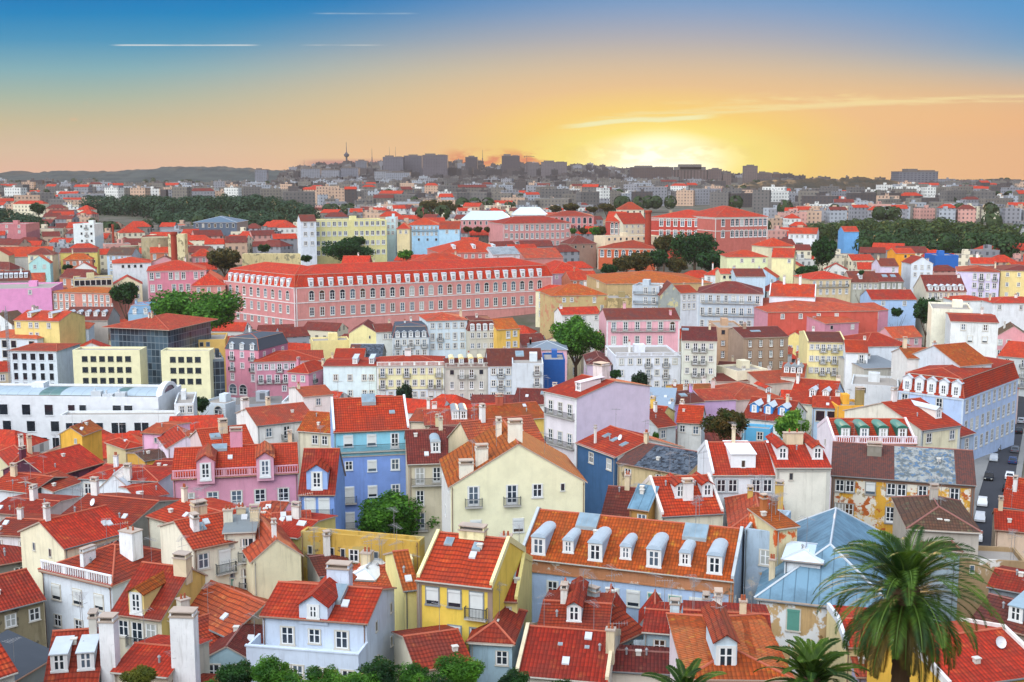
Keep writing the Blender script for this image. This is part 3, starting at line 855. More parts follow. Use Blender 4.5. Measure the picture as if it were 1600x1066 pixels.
# ============================================================ THE SETTING
def terrain():
    a = MB(); xs = [-1500 + 60*i for i in range(51)]
    ys = [-300, -60, -20, 0, 10, 25, 35, 45, 57, 70, 85, 100, 125, 150, 175, 200, 230, 260, 300, 340, 385, 430, 490, 550, 670, 800, 1000, 1200, 1450, 1700, 2000, 2300, 2650, 3000, 3250, 3500, 4200, 5000, 7000, 14000]
    for Y in ys:
        w = max(1.0, Y / 900)
        for x in xs:
            z = ground(Y) + (noise.noise(Vector((x*w*.004, Y*.004, 0))) * min(2.0, max(0, Y-600) / 500))
            a.v.append((x * w, Y, z))
    n = len(xs)
    for j in range(len(ys) - 1):
        for i in range(n - 1):
            a.f.append((j*n+i, j*n+i+1, (j+1)*n+i+1, (j+1)*n+i)); a.mi.append(0)
    def fn(q, b, o):
        p = pos(q)
        col = q.mix(q.sstep(q.noise(p, .05, 5, .6), .4, .6), hexl('6b6258'), hexl('4f5140'))
        q.put(b.inputs['Base Color'], col)
    tag(link('ground', a.mesh('ground', [mat('town_ground', fn)], smooth=True)), kind='structure')
terrain()
def ridge(name, pts, D, thick, c1, c2, bumps, cell=.02):
    """a wooded ridge: skyline points in pixels, built as a real rounded hill at distance D"""
    a = MB(); xs = []
    X0, X1 = pts[0][0], pts[-1][0]; n = int((X1 - X0) / 3)
    prof = [(-1.0, 0.0), (-.8, .22), (-.55, .5), (-.3, .8), (-.12, .96), (0, 1.0), (.3, .85), (1.0, 0)]
    for i in range(n + 1):
        px = X0 + (X1 - X0) * i / n
        for (a0, b0), (a1, b1) in zip(pts, pts[1:]):
            if px <= a1: py = b0 + (b1 - b0) * (px - a0) / (a1 - a0); break
        for j, (f_, h_) in enumerate(prof):
            Y = D + f_ * thick
            zc = zy(py, D); g0 = ground(Y) - 4
            X = (px - 800) / F * D * (1 + f_ * thick / D * .6)
            z = g0 + (zc - g0) * h_
            z += bumps * h_ * (noise.noise(Vector((X * cell, Y * cell, 3))) + .6 * noise.noise(Vector((X * cell * 3, Y * cell * 3, 9))))
            a.v.append((X, Y, z))
    m_ = len(prof)
    for i in range(n):
        for j in range(m_ - 1): a.f.append((i*m_+j, (i+1)*m_+j, (i+1)*m_+j+1, i*m_+j+1)); a.mi.append(0)
    def fn(q, b, o):
        p = pos(q)
        q.put(b.inputs['Base Color'], q.mix(q.sstep(q.noise(p, .012, 6, .65), .38, .62), hexl(c1), hexl(c2)))
    return tag(link(name, a.mesh(name, [mat(('hill', c1, c2), fn)], smooth=False)), kind='structure')
ridge('hills', [(-120, 276), (0, 273), (18, 269), (36, 267), (60, 270), (130, 268), (170, 268), (230, 265), (285, 260), (330, 261), (380, 262), (410, 264), (440, 268), (480, 273), (560, 280)], 3300, 620, '2e3836', '454c46', 7)
ridge('hills', [(430, 284), (470, 268), (520, 264), (560, 263), (640, 261), (700, 261), (760, 264), (850, 266), (900, 265), (960, 271), (1000, 276), (1090, 280), (1200, 281), (1300, 280), (1420, 288)], 3400, 450, '3e3a38', '565250', 6)
ridge('hills', [(1090, 308), (1130, 294), (1160, 286), (1210, 282), (1300, 281), (1340, 280), (1375, 279), (1400, 284), (1440, 296), (1500, 306)], 1950, 330, '2c2a18', '4a3a22', 6, .05)
ridge('hills', [(1380, 290), (1450, 284), (1520, 282), (1560, 281), (1640, 283), (1760, 284)], 3450, 400, '3a3c40', '504e4c', 8)

# ------------------------------------------------------------ the street on the right, with kerbs
def on_ground(px, py): 
    Y = 40.0
    while zy(py, Y) > ground(Y): Y += .5
    return P(px, py, Y)
ST = [on_ground(1543, 905), on_ground(1546, 850), on_ground(1554, 780), on_ground(1568, 720), on_ground(1580, 672), on_ground(1588, 640), on_ground(1602, 600)]
def strip(name, pts, off0, off1, dz, c, th=0.0, kind='structure'):
    a = MB()
    for i, p in enumerate(pts):
        q0 = pts[max(0, i-1)]; q1 = pts[min(len(pts)-1, i+1)]
        d = (q1 - q0); d.z = 0; d.normalize(); n = Vector((d.y, -d.x, 0))
        for o_ in (off0, off1):
            b_ = p + n * o_
            a.v.append((b_.x, b_.y, ground(b_.y) + dz))
            if th: a.v.append((b_.x, b_.y, ground(b_.y) + dz - th))
    if th:
        for i in range(len(pts) - 1):
            j = i * 4; k2 = j + 4
            a.f += [(j, j+2, k2+2, k2), (j, k2, k2+1, j+1), (j+2, j+3, k2+3, k2+2)]; a.mi += [0, 0, 0]
    else:
        for i in range(len(pts) - 1): a.f.append((i*2, i*2+1, i*2+3, i*2+2)); a.mi.append(0)
    return tag(link(name, a.mesh(name, [flatm(c, .8)])), kind=kind)
def dens(pts, n=6):
    out = []
    for a_, b_ in zip(pts, pts[1:]):
        for i in range(n): out.append(a_.lerp(b_, i / n))
    return out + [pts[-1]]
STD = dens(ST)
strip('road', STD, -2.9, 2.9, .10, '3a3c42')
strip('pavement', STD, -9, -2.9, .22, '8a8a88', .3)
strip('pavement', STD, 2.9, 4.1, .22, '8a8a88', .3)
S2 = [on_ground(345, 662), on_ground(372, 650), on_ground(400, 640), on_ground(432, 633), on_ground(470, 627)]
strip('road', dens(S2), -5, 5, .10, '50545c')
strip('pavement', dens(S2), -7, -5, .22, '9a9a98', .3)

# ------------------------------------------------------------ cars
CARC = {'white': 'e2e4e6', 'silver': 'a9b0b8', 'dark red': '6e1520', 'black': '16181c', 'grey': '5a6068', 'blue': '2a3f66', 'dark': '22262c'}
def car(label, color, p, rz, group='cars parked along the kerb', van=False):
    root = link('parked_car', None, None, p, rz); tag(root, label, 'car', group)
    L, Wc, Hc = (4.9, 1.9, 1.95) if van else (4.2, 1.75, 1.45)
    def body():
        a = MB(); z0 = .28
        if van: pr = [(-L/2, .35), (-L/2, .85), (-L/2+.35, 1.05), (-L/2+1.0, Hc*.96), (-L/2+1.4, Hc), (L/2-.15, Hc), (L/2, 1.1), (L/2, .35)]
        else: pr = [(-L/2, .35), (-L/2+.03, .68), (-L/2+.9, .86), (-L/2+1.5, Hc - .06), (-L/2+2.0, Hc), (L/2-1.1, Hc-.03), (L/2-.35, .95), (L/2-.02, .86), (L/2, .38)]
        n = len(pr)
        for y, ins in ((-Wc/2, 0), (Wc/2, 0)):
            for x, z in pr:
                yy = y * (1 - .16 * max(0, z - .9) / (Hc - .9)); a.v.append((x, yy, z))
        a.f.append(tuple(range(n))); a.f.append(tuple(range(2*n-1, n-1, -1))); a.mi += [0, 0]
        for i in range(n):
            j = (i + 1) % n; a.f.append((i, n+i, n+j, j)); a.mi.append(0)
        me = a.mesh('body', [flatm(CARC[color], .25)])
        return me
    def gl():
        a = MB(); e = .012
        if van: side = [(-L/2+.95, 1.12), (-L/2+1.12, Hc-.2), (-L/2+2.3, Hc-.2), (-L/2+2.3, 1.12)]
        else: side = [(-L/2+1.1, .92), (-L/2+1.62, Hc-.14), (L/2-1.1, Hc-.14), (L/2-.55, .96)]
        for s_ in (-1, 1):
            q = []
            for x, z in side:
                yy = s_ * (Wc/2 * (1 - .16 * max(0, z - .9) / (Hc - .9)) + e); q.append((x, yy, z))
            a.poly(q if s_ < 0 else q[::-1])
        f0, f1 = ((-L/2+.42, 1.12), (-L/2+.98, Hc*.93)) if van else ((-L/2+.98, .9), (-L/2+1.5, Hc-.1))
        a.poly([(f0[0]-e, -.68, f0[1]), (f0[0]-e, .68, f0[1]), (f1[0]-e, .6, f1[1]), (f1[0]-e, -.6, f1[1])])
        r0, r1 = ((L/2-.02, 1.2), (L/2-.12, Hc-.15)) if van else ((L/2-.4, 1.0), (L/2-1.0, Hc-.1))
        a.poly([(r0[0]+e, .66, r0[1]), (r0[0]+e, -.66, r0[1]), (r1[0]+e, -.58, r1[1]), (r1[0]+e, .58, r1[1])])
        return a.mesh('window_glass', [glass('1c2228')])
    def wh():
        a = MB(); a.tube((0, -.11, 0), (0, .11, 0), .32, n=14); a.tube((0, -.12, 0), (0, .12, 0), .17, n=10, mi=1)
        return a.mesh('wheel', [flatm('1a1a1a', .9), flatm('a8a8a8', .3, .6)])
    def lampm(c):
        a = MB(); a.box(-.03, -.14, -.07, .03, .14, .07); return a.mesh('lamp', [flatm(c, .3)])
    link('body', cached(('car', color, van), body), root)
    link('window_glass', cached(('carg', van), gl), root)
    for x in (-L/2+.8, L/2-.8):
        for y in (-Wc/2+.06, Wc/2-.06): link('wheel', cached('wheel', wh), root, (x, y, .32))
    for y in (-.6, .6):
        link('headlight', cached('hl', lambda: lampm('e6e6dc')), root, (-L/2 + .01, y, .66))
        link('tail_light', cached('tl', lambda: lampm('8a1414')), root, (L/2 - .0, y, .74))
def street_car(label, color, py, side, van=False, group='cars parked along the kerb of the right-hand street'):
    # find the point of the street whose ground projects to py
    best = min(dens(ST, 30), key=lambda p: abs(px_of(p)[1] - py))
    i = min(range(len(STD)), key=lambda j: (STD[j] - best).length)
    d = STD[min(i+1, len(STD)-1)] - STD[max(0, i-1)]; d.z = 0; sl_ = math.atan2(d.y, d.x); d.normalize()
    n = Vector((d.y, -d.x, 0)); p = best + n * (side * 1.95)
    car(label, color, (p.x, p.y, ground(p.y) + .10), sl_ + (math.pi if side > 0 else 0), group, van)
street_car('white car at the near left kerb, beside the ochre house corner', 'white', 846, -1)
street_car('white car with dark roof glass, second from the near end of the left kerb', 'white', 818, -1)
street_car('pale blue car third from the near end of the left kerb', 'white', 792, -1)
street_car('black car on the left kerb just before the silver car by the maroon roof hip', 'black', 752, -1)
street_car('white hatchback on the right kerb below the black car', 'white', 792, 1)
street_car('dark blue car on the right kerb, near the red roofed pink-beige house', 'blue', 724, 1)
street_car('black car on the right kerb opposite the red people carrier', 'dark', 676, 1)
street_car('silver car on the right kerb highest in the row', 'silver', 660, 1)
street_car('silver car on the left kerb level with the maroon tiled roof hip', 'silver', 722, -1)
street_car('dark grey car tucked behind the silver car on the left kerb', 'grey', 704, -1)
street_car('pale silver car in front of the red van', 'silver', 692, -1)
street_car('dark red people carrier parked on the left kerb', 'dark red', 671, -1, True)
street_car('blue car just behind the dark red people carrier', 'blue', 662, -1)
street_car('silver car high up the street by the blue mansard building', 'silver', 654, -1)
street_car('small dark car farthest up the left kerb', 'dark', 647, -1)
street_car('black car on the right kerb, nearest of that row', 'black', 766, 1)
street_car('white car on the right kerb behind the black car', 'white', 748, 1)
street_car('grey car on the right kerb farther up', 'grey', 706, 1)
for i, (px_, py_, c_, lb_) in enumerate([(372, 646, 'silver', 'silver car on the slope road in front of the pink corner house'), (392, 640, 'dark', 'dark car on the slope road beside the silver one'), (412, 636, 'white', 'white car below the pink corner house with green doors')]):
    p = on_ground(px_, py_); car(lb_, c_, (p.x, p.y, ground(p.y) + .1), R(200), 'cars on the slope road left of centre')

# ============================================================ NEAR HOUSES (bottom of the photograph first)
G1 = 'houses in the near rows of the old town'
def N(label, *a, **k_): k_.setdefault('group', G1); return H(label, *a, **k_)
# --- bottom left
N('long low red roof with two tall white chimney towers at the bottom left edge', (95, 1120, 330, 1128), 9, 8, 1075, 'e6e2d8', 'd', ch=[(.2, .5, 4.4, 1.2, 1.0), (.72, .5, 4.6, 1.9, 1.1)], chc='eef0f0', ant=0)
N('house with bright red tiled roof, skylight and white rooftop dormers at the left bottom corner', (-70, 1078, 22, 1047), 13, 9, 982, 'ddd8cc', 'r', win='ss', sky=[(.55, .35, 1.2, 1.0, .2)], ch=[(.3, .5, .6, 1.6, .8), (.55, .5, .6, 1.2, .8)], ant=1)
N('small dark slate lean-to roof against the red corner roof at bottom left', (14, 1066, 88, 1022), 11, 5, 1012, '9aa0a0', 'k', t='p', ch=[], ant=0, roofw=flatm('474d55', .7))
N('steep red roof with a long zinc dormer behind the white chimney tower', (70, 1078, 150, 1072), 11, 9, 985, 'c9c4b8', 'd', dorm='s.s', dc='e8ecec', ch=[(.8, .5, 0)], ant=2)
N('low red roof between the two white chimney towers', (178, 1048, 262, 1056), 12, 7, 1010, 'cfc6b0', 'r', win='.s.', ch=[], ant=1)
N('stone gabled house with patched brick and a red corrugated tile roof', (250, 944, 358, 993), 13, 8, 920, 'a8957a', 's', wear=[('6e5c4a', .56), ('b0603c', .66)], win='..a./....', dirt=.6, ch=[], ant=1)
N('red roofed lean-to dipping toward the light blue gabled cottage', (322, 1012, 392, 990), 12, 8, 962, 'd8d2c4', 'd', ch=[(.1, .6, .6, .9, .9)], ant=0)
N('light blue gabled cottage at the bottom edge left of centre', (316, 1030, 394, 1032), 11, 8, 1010, 'a9c4cc', 'm', t='x', win='s.s/s.s', ch=[], ant=0, top=.5)
N('pale blue terrace house with red roof, zinc roof light and white railing terrace', (410, 960, 573, 972), 15.5, 8, 916, 'cfdcec', 'r', win='.s.d.s.', top=1.0, dorm='...G...', dc='cfdcec', drc='r', df=.06, dw=1.9, dh=1.1, ext=(2.6, 1.7, '.stt.s.s/s.tt.s.s'), right='.v..v/.v..v', ch=[(.58, .56, .2, 2.0, 1.0)], sky=[(.56, .42, 2.4, 2.2, .4)], ant=0)
N('cream house with brick-red firewall right of the pale blue terrace house', (604, 921, 676, 916), 15.5, 7, None, 'ecdfae', 'r', t='f', win='s.f/..f/s.f', wr='9c3b28', sh=3.4, top=1.6, ant=1)
N('low yellow parapet house with a red ridge behind the pale blue terrace house', (538, 916, 612, 922), 15.5, 9, 894, 'eadf96', 's', win='', ch=[(.15, .5, .2, 1.0, 1.0)], ant=1)
N('yellow house with bright red roof, two skylights and shuttered windows', (652, 903, 769, 916), 18, 10, 838, 'f0cf5a', 'r', win='bbB/.bf/bbB', pv='efe3a8', sky=[(.22, .72, .8, .9, .15), (.62, .66, .8, .9, .2)], ch=[(.5, .5, -.9, 2.4, 1.0)], chc='efe6b4', trim='9c8878', sur='8d9294', ant=0, sh=3.3)
N('narrow orange tiled house squeezed left of the yellow house with skylights', (632, 921, 652, 919), 17, 10, 862, 'efe29a', 'o', win='.', ch=[], ant=0)
N('narrow red tiled house with one skylight between the yellow house and the long blue-grey house', (769, 936, 808, 938), 16, 11, 868, 'e8d88c', 'd', win='s/s', sky=[(.6, .45, .8, .9, .15)], pv='e8d88c', ch=[(.2, .5, .3, 1.0, 1.4)], ant=1)
N('low brown-red tiled roof at the bottom edge below the cream house', (652, 1046, 735, 1034), 12, 8, 990, 'd8d0b8', 'd', ch=[], ant=0)
N('light blue house with a dark open window and mossy chimney at the bottom edge', (735, 1002, 800, 1006), 13, 7, 960, 'a9c6d4', 'd', win='..d/...', t='h', dirt=.8, ch=[(.15, .4, 1.6, 1.3, .9)], chc='9fb4bc', ant=2)
N('broad red corrugated roof at the bottom edge below the long blue-grey house', (806, 1052, 950, 1064), 11, 10, 984, 'cfcabc', 'd', pv='d8c8a8', sky=[(.42, .62, .4, .3, .08), (.72, .6, .4, .3, .08)], ch=[(.98, .3, .8, .7, .7)], ant=1)
N('red roof cluster with a white dormer in front of the long blue-grey house', (842, 982, 948, 988), 14, 9, 942, 'c9d2d4', 'd', dorm='.g.', dc='b4c0c4', drc='d', ch=[(.3, .5, .2)], ant=2)
N('small red gabled attic in front of the second window of the long blue-grey house', (862, 952, 902, 953), 17, 3.5, 926, 'c4ccd0', 'r', t='x', D=102, ch=[], ant=0)
N('small red gabled attic with lilac washing beside it', (932, 962, 972, 964), 16.5, 3.5, 936, 'c4ccd0', 'r', t='x', D=102, ch=[], ant=1)
N('small red gabled attic below the teal shutters of the long blue-grey house', (1002, 972, 1044, 974), 16.5, 3.5, 945, 'c4ccd0', 'r', t='x', D=102, ch=[], ant=0)
N('small red gabled attic nearest the right end of the long blue-grey house', (1096, 984, 1138, 986), 16.5, 3.5, 957, 'c4ccd0', 'r', t='x', D=102, ch=[(.2, .7, 0)], ant=0)
N('red roofed blue-white house with a dark window and tall whitewashed chimney', (1006, 986, 1056, 990), 13.5, 7, 958, 'a9c2cc', 'd', win='.d.', dirt=.7, ch=[(.93, .15, .6, .8, .6)], chc='cdd8dc', ant=1)
N('red lean-to roof with laundry under its eave', (945, 1012, 1004, 984), 12.5, 8, 948, 'b4c6cc', 'd', win='.s', dirt=.7, ch=[(.6, .5, .2)], ant=1)
N('low wall-fronted red roof at the bottom edge right of centre', (950, 1046, 1060, 1052), 11, 5, 1036, 'e6dccb', 'm', win='', ch=[], ant=0)
N('long red roof stepping down to the right below the long blue-grey house', (1070, 1004, 1205, 1012), 14, 9, 958, 'bcc8cc', 'd', win='s.', ch=[(.4, .5, 0), (.7, .5, 0)], ant=3)
N('pinkish gabled house with orange-red hip roof and a blue-white dormer', (1075, 1060, 1236, 1062), 13, 12, 990, 'ead9dc', 'o', t='h', dorm='.G..', dc='cfe0ea', drc='d', df=.3, sky=[(.62, .3, 1.0, 1.2, .15)], ch=[], ant=1, hin=.8)
# --- row with the white balustrade house
N('white house with a red balustraded roof terrace and two rows of three windows', (66, 890, 175, 915), 15, 10, 852, 'e4ecf2', 'd', t='h', win='bbb/dsd/...', para='eef0f2', right='.../v..', ch=[(.75, .5, .8, 1.8, 1.4), (.45, .2, .2, .5, 1.6)], chc='eef2f4', ant=1, sh=3.2, top=1.3)
N('narrow beige house with a big yellow dormer and French window balcony', (176, 956, 252, 966), 14, 10, 884, 'd9d0b8', 'd', win='sfs/.s.', dorm='.G.', dc='ecd28a', drc='o', dwt='t', df=.1, ch=[(.9, .45, .4, 1.4, 1.0)], ant=1, wr='d8bc70', sh=3.4)
N('stained stone house with brown-red roof at the left edge', (-20, 958, 68, 936), 13, 9, 900, '8f8468', 'd', win='.d.d', dirt=.9, wear=[('5c5648', .55)], ch=[], ant=1)
N('cream gabled house with a large bright red roof near the left edge', (100, 856, 201, 829), 17, 9, 803, 'f0e8c8', 'r', win='..ww/....', left='.v.v./.....', ch=[(.1, .5, .3)], ant=1)
N('ruined stone house with a dark opening at the left edge', (-10, 884, 46, 874), 13, 7, 858, '8c8a80', 'd', win='.d/d.', dirt=.9, t='p', wear=[('4f5048', .55)], ch=[], ant=0)
N('cream gable-ended house with washing room window, red roof and skylight', (302, 857, 397, 838), 19, 9, 806, 'efe9d2', 'r', win='s.B../w..y./.....', left='....', ch=[(.5, .7, .2, 1.4, 1.0), (.2, .3, .1)], sky=[(.3, .5)], ant=1)
N('cream stair block with rows of tiny round vents and stacked balconies', (350, 832, 398, 830), 20, 6, 822, 'ded9c4', 'g', t='p', roofw=flatm('7f8688', .6), win='v.vf/v.vf/v.vf', lb=(), ant=0)
N('blank cream gable wall with one tiny window in front of the ochre wall', (395, 876, 470, 866), 18, 10, 843, 'e8e0bc', 's', t='x', win='....s.', top=2.8, ch=[(.5, .1, .2, .4, .4)], ant=1)
N('long stained ochre building with a flat top and small square vents', (470, 830, 655, 846), 19, 1.6, None, 'c8a24c', 'r', t='f', hut=False, win='v.vvd.v.vv/...........', wear=[('b8a468', .5), ('7a6c50', .62)], dirt=.9, ant=0, top=1.5)
N('dull red roofed shed with antennas below the ochre wall', (500, 900, 552, 893), 16, 8, 868, 'b8b4a8', 'm', ch=[(.5, .5, .6, .6, .6), (.9, .6, .3)], ant=3, t='g')
N('small white pyramid-capped roof in front of the ochre wall', (548, 904, 584, 906), 16, 5, 888, 'e6e8e6', 'w', t='h', roofw=flatm('e8ebec', .6), ch=[], ant=1)
N('low red gable ridge left of the yellow house', (590, 916, 632, 904), 15.5, 7, 886, 'f0e49a', 's', ch=[], ant=0)
# --- the long blue-grey house and its right neighbours
N('long blue-grey house with orange roof, eight zinc dormers and a worn cornice', (812, 869, 1146, 906), 16.5, 12, 812, 'b3cbe8', 'o', win='.ts.bbyyb./.tt.tt.ttt.', trim='b8805a', frieze=1.35, dorm='RrRrRrR', dc='b4c8d8', drc='b4c0c8', df=.16, dw=1.1, dh=1.55, sky=[(.27, .66, 2.2, 2.0, .35), (.79, .66, 2.4, 2.0, .35)], pv='b8c0c4', ch=[], ant=2, wr='9db4cc', right='d..d./.d..', sur='dfe2da', dirt=.4, sh=3.6, top=2.3)
N('tall worn blue-grey end house with a single window beside the long orange roof', (1164, 826, 1213, 832), 20, 8, None, 'a9bccb', 'r', t='f', hut=False, win='.s/.s/.y', wear=[('ddd8cc', .6), ('c89a5a', .68)], dirt=.8, ant=1, sh=3.8, top=2.0)
N('narrow cream and brick-orange chimney house right of the worn blue-grey end house', (1213, 826, 1246, 822), 20.5, 5, 808, 'd8c89c', 'o', t='p', wear=[('d0602c', .55)], ch=[(.3, .7, .5), (.8, .7, .6)], chc='b06a3c', ant=2)
N('blue sheet-metal hipped roof on an ochre and white peeling house', (1184, 934, 1402, 958), 15, 21, 822, 'c9a878', 'c', t='h', win='.y..y.', wear=[('e6e8e8', .48), ('8a6c44', .66)], roofw=None, ch=[(.08, .14, .5)], ant=0, hin=.7, dirt=.7)
N('white flat-roofed lantern block on the left of the blue metal roof', (1226, 874, 1282, 880), 18.5, 5, 866, 'dfe6ea', 'w', t='h', roofw=flatm('cfe0ec', .5), ch=[], ant=0)
# --- second row
N('pink house with balustraded parapet, two gabled dormers and white window frames', (270, 748, 465, 738), 19, 12, 697, 'dc9cb0', 'r', win='sssss/s..s.', fsc=1.25, top=2.1, para='d8a0aa', dorm='.G..G.', dc='e0a4b4', drc='s', dwt='t', df=-.02, sky=[(.36, .82, 2.0, 1.2, .35)], ch=[(.95, .7, .4), (.5, .5, .6, 1.6, .8)], ant=1, dirt=.35, dw=1.7, dh=2.1)
N('narrow blue-tiled house with a steep red roof and a gabled dormer', (468, 770, 522, 770), 18, 9, 702, '7fa0dc', 'd', win='BB/fB/ff', dorm='.g.', dc='9cb8e8', drc='r', df=.06, dw=2.6, dh=2.6, dwt='t', lb=(0, 1), ch=[], ant=0, sur='dfe4ea')
N('tall blue house with cyan top floor and a red roof with a glass lantern', (521, 674, 639, 669), 23, 11, 622, '8fd0e6', 'r', win='bbt/dbs/Bbs/B.s/B..', pv='dce4e8', lower='7f9fe0', lrow=1, sky=[(.5, .74, 2.0, 1.8, .5), (.8, .45, .8, .6, .12)], left='.../v..', sur='dfe8ee', sh=3.7, ch=[], ant=1, wr='8fb0dc', dirt=.3, lb=(0,))
N('white side-gabled house with dusty red roof left of the tall blue house', (402, 665, 492, 655), 18, 12, 634, 'eae8e2', 's', win='sff', left='....', ch=[(.05, .7, .3, 1.2, 1.2), (.4, .55, .2)], ant=1, sur='cfccc4')
N('small weathered white house with an orange roof wedge beside the tall blue house', (466, 672, 518, 676), 17, 8, 645, 'dcd4ba', 'o', win='.ss', wear=[('a8987a', .62)], ch=[], ant=0)
N('cream balcony house with dark red tiles and zinc dormer beside the tall blue house', (638, 724, 700, 722), 20, 12, 672, 'd6cdb2', 'm', win='ft/t./f.', dorm='.r', dc='b8c4cc', drc='9fb0ba', trim='b8a890', lb=(0,), ch=[(.9, .5, .3)], ant=1)
N('big cream gabled house with a wide blank front and four French windows', (704, 760, 914, 752), 21, 13, 694, 'f1ecc6', 'o', t='x', win='.f..f.s.v./.b..b.b../..........', top=.2, sh=4.0, left='d.d/.d./...', wr='e6e4dc', ch=[(.24, .1, .3, 1.4, .8), (.12, .05, .2, 1.6, 1.0), (.5, .2, .4, 1.6, 1.0), (.42, .6, .3)], chc='efe9d6', ant=2, dirt=.12, sur='dfdfd8', hin=1)
N('faded red side roofs stepping down behind the big cream gabled house', (742, 706, 852, 694), 20, 10, 655, 'ead6b0', 's', ch=[(.3, .5, .5)], ant=1)
N('maroon roof with a small timber-framed gable left of the big cream house', (660, 700, 760, 706), 18, 9, 668, 'd8c8a0', 'm', dorm='.g.', dc='dcd2b0', drc='r', dw=2.4, dh=1.6, ch=[(.1, .5, .3)], ant=2)
N('lilac-white tall house with an iron balcony front and a blank side wall', (851, 611, 901, 622), 24, 17, 591, 'e2dce0', 'r', win='ttt/ttt/ttt', wr='e4d4e6', right='......./..v..../.......', lb=(0, 1), trim='e6e6e6', sh=4.9, top=1.4, dorm='.s', drc='e6d8dc', dc='e8dcdc', ch=[(.6, .5, .8, 2.2, 1.8)], chc='dcd0cc', ant=0, dirt=.12)
N('dark blue house with an orange-red roof and three skylights', (902, 692, 962, 714), 19, 12, 676, '4f7fa8', 'r', win='.s.s/....', right='....', sky=[(.25, .5), (.5, .45), (.78, .4)], lower='3f6690', lrow=0, wr='d8dad6', ch=[(.3, .1, .8, .3, .3)], ant=1, dish=1)
N('derelict house with a collapsed slate and brown roof and bare rafters', (966, 722, 1072, 742), 18, 11, 700, 'cdb98e', 'b', win='d.d.', wear=[('7c6a50', .58), ('e0dccf', .66)], dirt=.9, roofw='RUIN', ch=[(.1, .5, .4)], ant=0)
N('white gabled house with red roof and a big white boxed dormer', (1113, 741, 1214, 741), 21, 11, 692, 'e9eef2', 'r', win='ss.ss/.s...', pv='e6eaec', dorm='.S.', dc='eef3f5', drc='eef2f4', df=.28, dw=2.3, dh=1.5, dwt='v', left='.../v.v', ch=[(.45, .5, .3, .4, .4)], ant=1, sur='b8c0c4')
N('red roof with two white dormers in front of the white gabled house', (1034, 805, 1130, 800), 18, 10, 745, 'e2dcc4', 'r', win='....', pv='e2d8d0', dorm='.g.g', dc='e9eef0', drc='r', df=.42, ch=[(.5, .2, .4, 1.2, .8)], ant=2)
N('small timber hut with a blue sheet roof by the red dormer roof', (984, 792, 1013, 796), 18.5, 3, 764, 'b88a4a', 'c', t='p', win='.d', roofw=flatm('3f86c0', .5), ch=[], ant=0, name='hut', cat='hut')
N('dull red roof corner left of the timber hut', (942, 802, 990, 806), 16, 8, 762, 'e0cfa4', 'm', ch=[(.6, .5, .5)], ant=1)
N('tall cream-white house with a red dormered strip roof and a nearly blank front', (1213, 730, 1297, 730), 22, 12, 690, 'e6e4d6', 'r', win='.v..../....../v...v.', dorm='g..g', dc='e9ecec', drc='r', trim='c8c8be', ch=[(.5, .45, .3, 2.4, .6)], ant=2, dirt=.35)
N('faded pink-red hipped roof with mossy chimneys', (1142, 828, 1232, 832), 17, 12, 782, 'd8c8b0', 's', t='h', ch=[(.9, .5, .9, .9, .7), (.4, .7, .2)], chc='c8a85c', ant=3)
N('derelict ochre house with peeling plaster and a patched maroon roof', (1300, 741, 1523, 757), 19, 12, 698, 'd9a53c', 'b', win='ss.b.ss.s..s./tt...tt...t../.............', wear=[('e2dccb', .47), ('b5602c', .55), ('a89878', .6)], dirt=1.0, trim='8a6a58', roofw='RUIN2', ch=[(.3, .35, .1, 1.8, 1.0)], chc='8a8578', ant=0, wr='c9c0b0', sur='9c9a94')
N('white house with pink edging, four green barrel dormers and a red roof', (1304, 692, 1432, 693), 20, 11, 655, 'f0e6ea', 'r', win='.v..', pv='f0dfe4', dorm='rrrr', dc='2f6a58', drc='5f8f80', df=.2, para='efe0e6', left='.v./...', ch=[], ant=0, dw=1.5)
N('cream gabled house with streaked side wall and dormers beside the street', (1440, 672, 1500, 664), 20, 17, 626, 'e6dfbe', 'r', win='s.s/...', left='......', wr='dedac8', dorm='.g', dc='e9e6dc', drc='w', trim='c9d0d0', ch=[(.3, .5, .3)], ant=1, dirt=.55)
N('red roofs stepping to the street right of the cream streaked house', (1500, 682, 1522, 676), 17, 18, 640, 'a9bcd0', 'd', win='t', ch=[(.5, .4, .2)], ant=0)
N('maroon pavilion roof in front of the derelict ochre house', (1420, 826, 1530, 832), 17, 12, 784, 'b9b2a6', 'b', t='h', ch=[(.5, .6, .1)], ant=1, hin=1)
N('brown hipped roof over a blue-grey wall behind the palm', (1432, 856, 1500, 862), 15, 11, 812, '9fb0b8', 'b', t='h', win='....', ch=[], ant=1, dirt=.8)
N('flat-roofed brown stone house with a white-edged terrace right of the palm', (1488, 872, 1604, 878), 14, 5, None, 'a68c68', 'b', t='f', win='.v..../......', wear=[('d8d4cc', .6), ('6e6250', .66)], dirt=.9, ant=3, hut=False)
N('grey stained wall house with a red roof scrap at the right edge', (1545, 916, 1620, 930), 14, 7, 896, '8a9096', 'd', dirt=.9, wear=[('c8ccd0', .6)], ch=[], ant=1)
N('low maroon tiled roof with a small dormer at the right edge', (1520, 968, 1640, 1000), 13, 8, 944, 'a89c90', 'm', dorm='.s.', dc='8a9aa4', drc='9ab0bc', ch=[], ant=1)
N('bright red roof with white stepped gable over a yellow wall at the bottom right corner', (1482, 1072, 1640, 1050), 13, 10, 992, 'e8b648', 'r', win='.ss.s', pv='e6e2dc', ch=[], ant=0, dish=1)
N('cream house with a white verge behind the palm trunk', (1322, 1010, 1480, 1016), 13, 9, 985, 'ead6a0', 'r', win='......', pv='e8eaec', ch=[], ant=0)
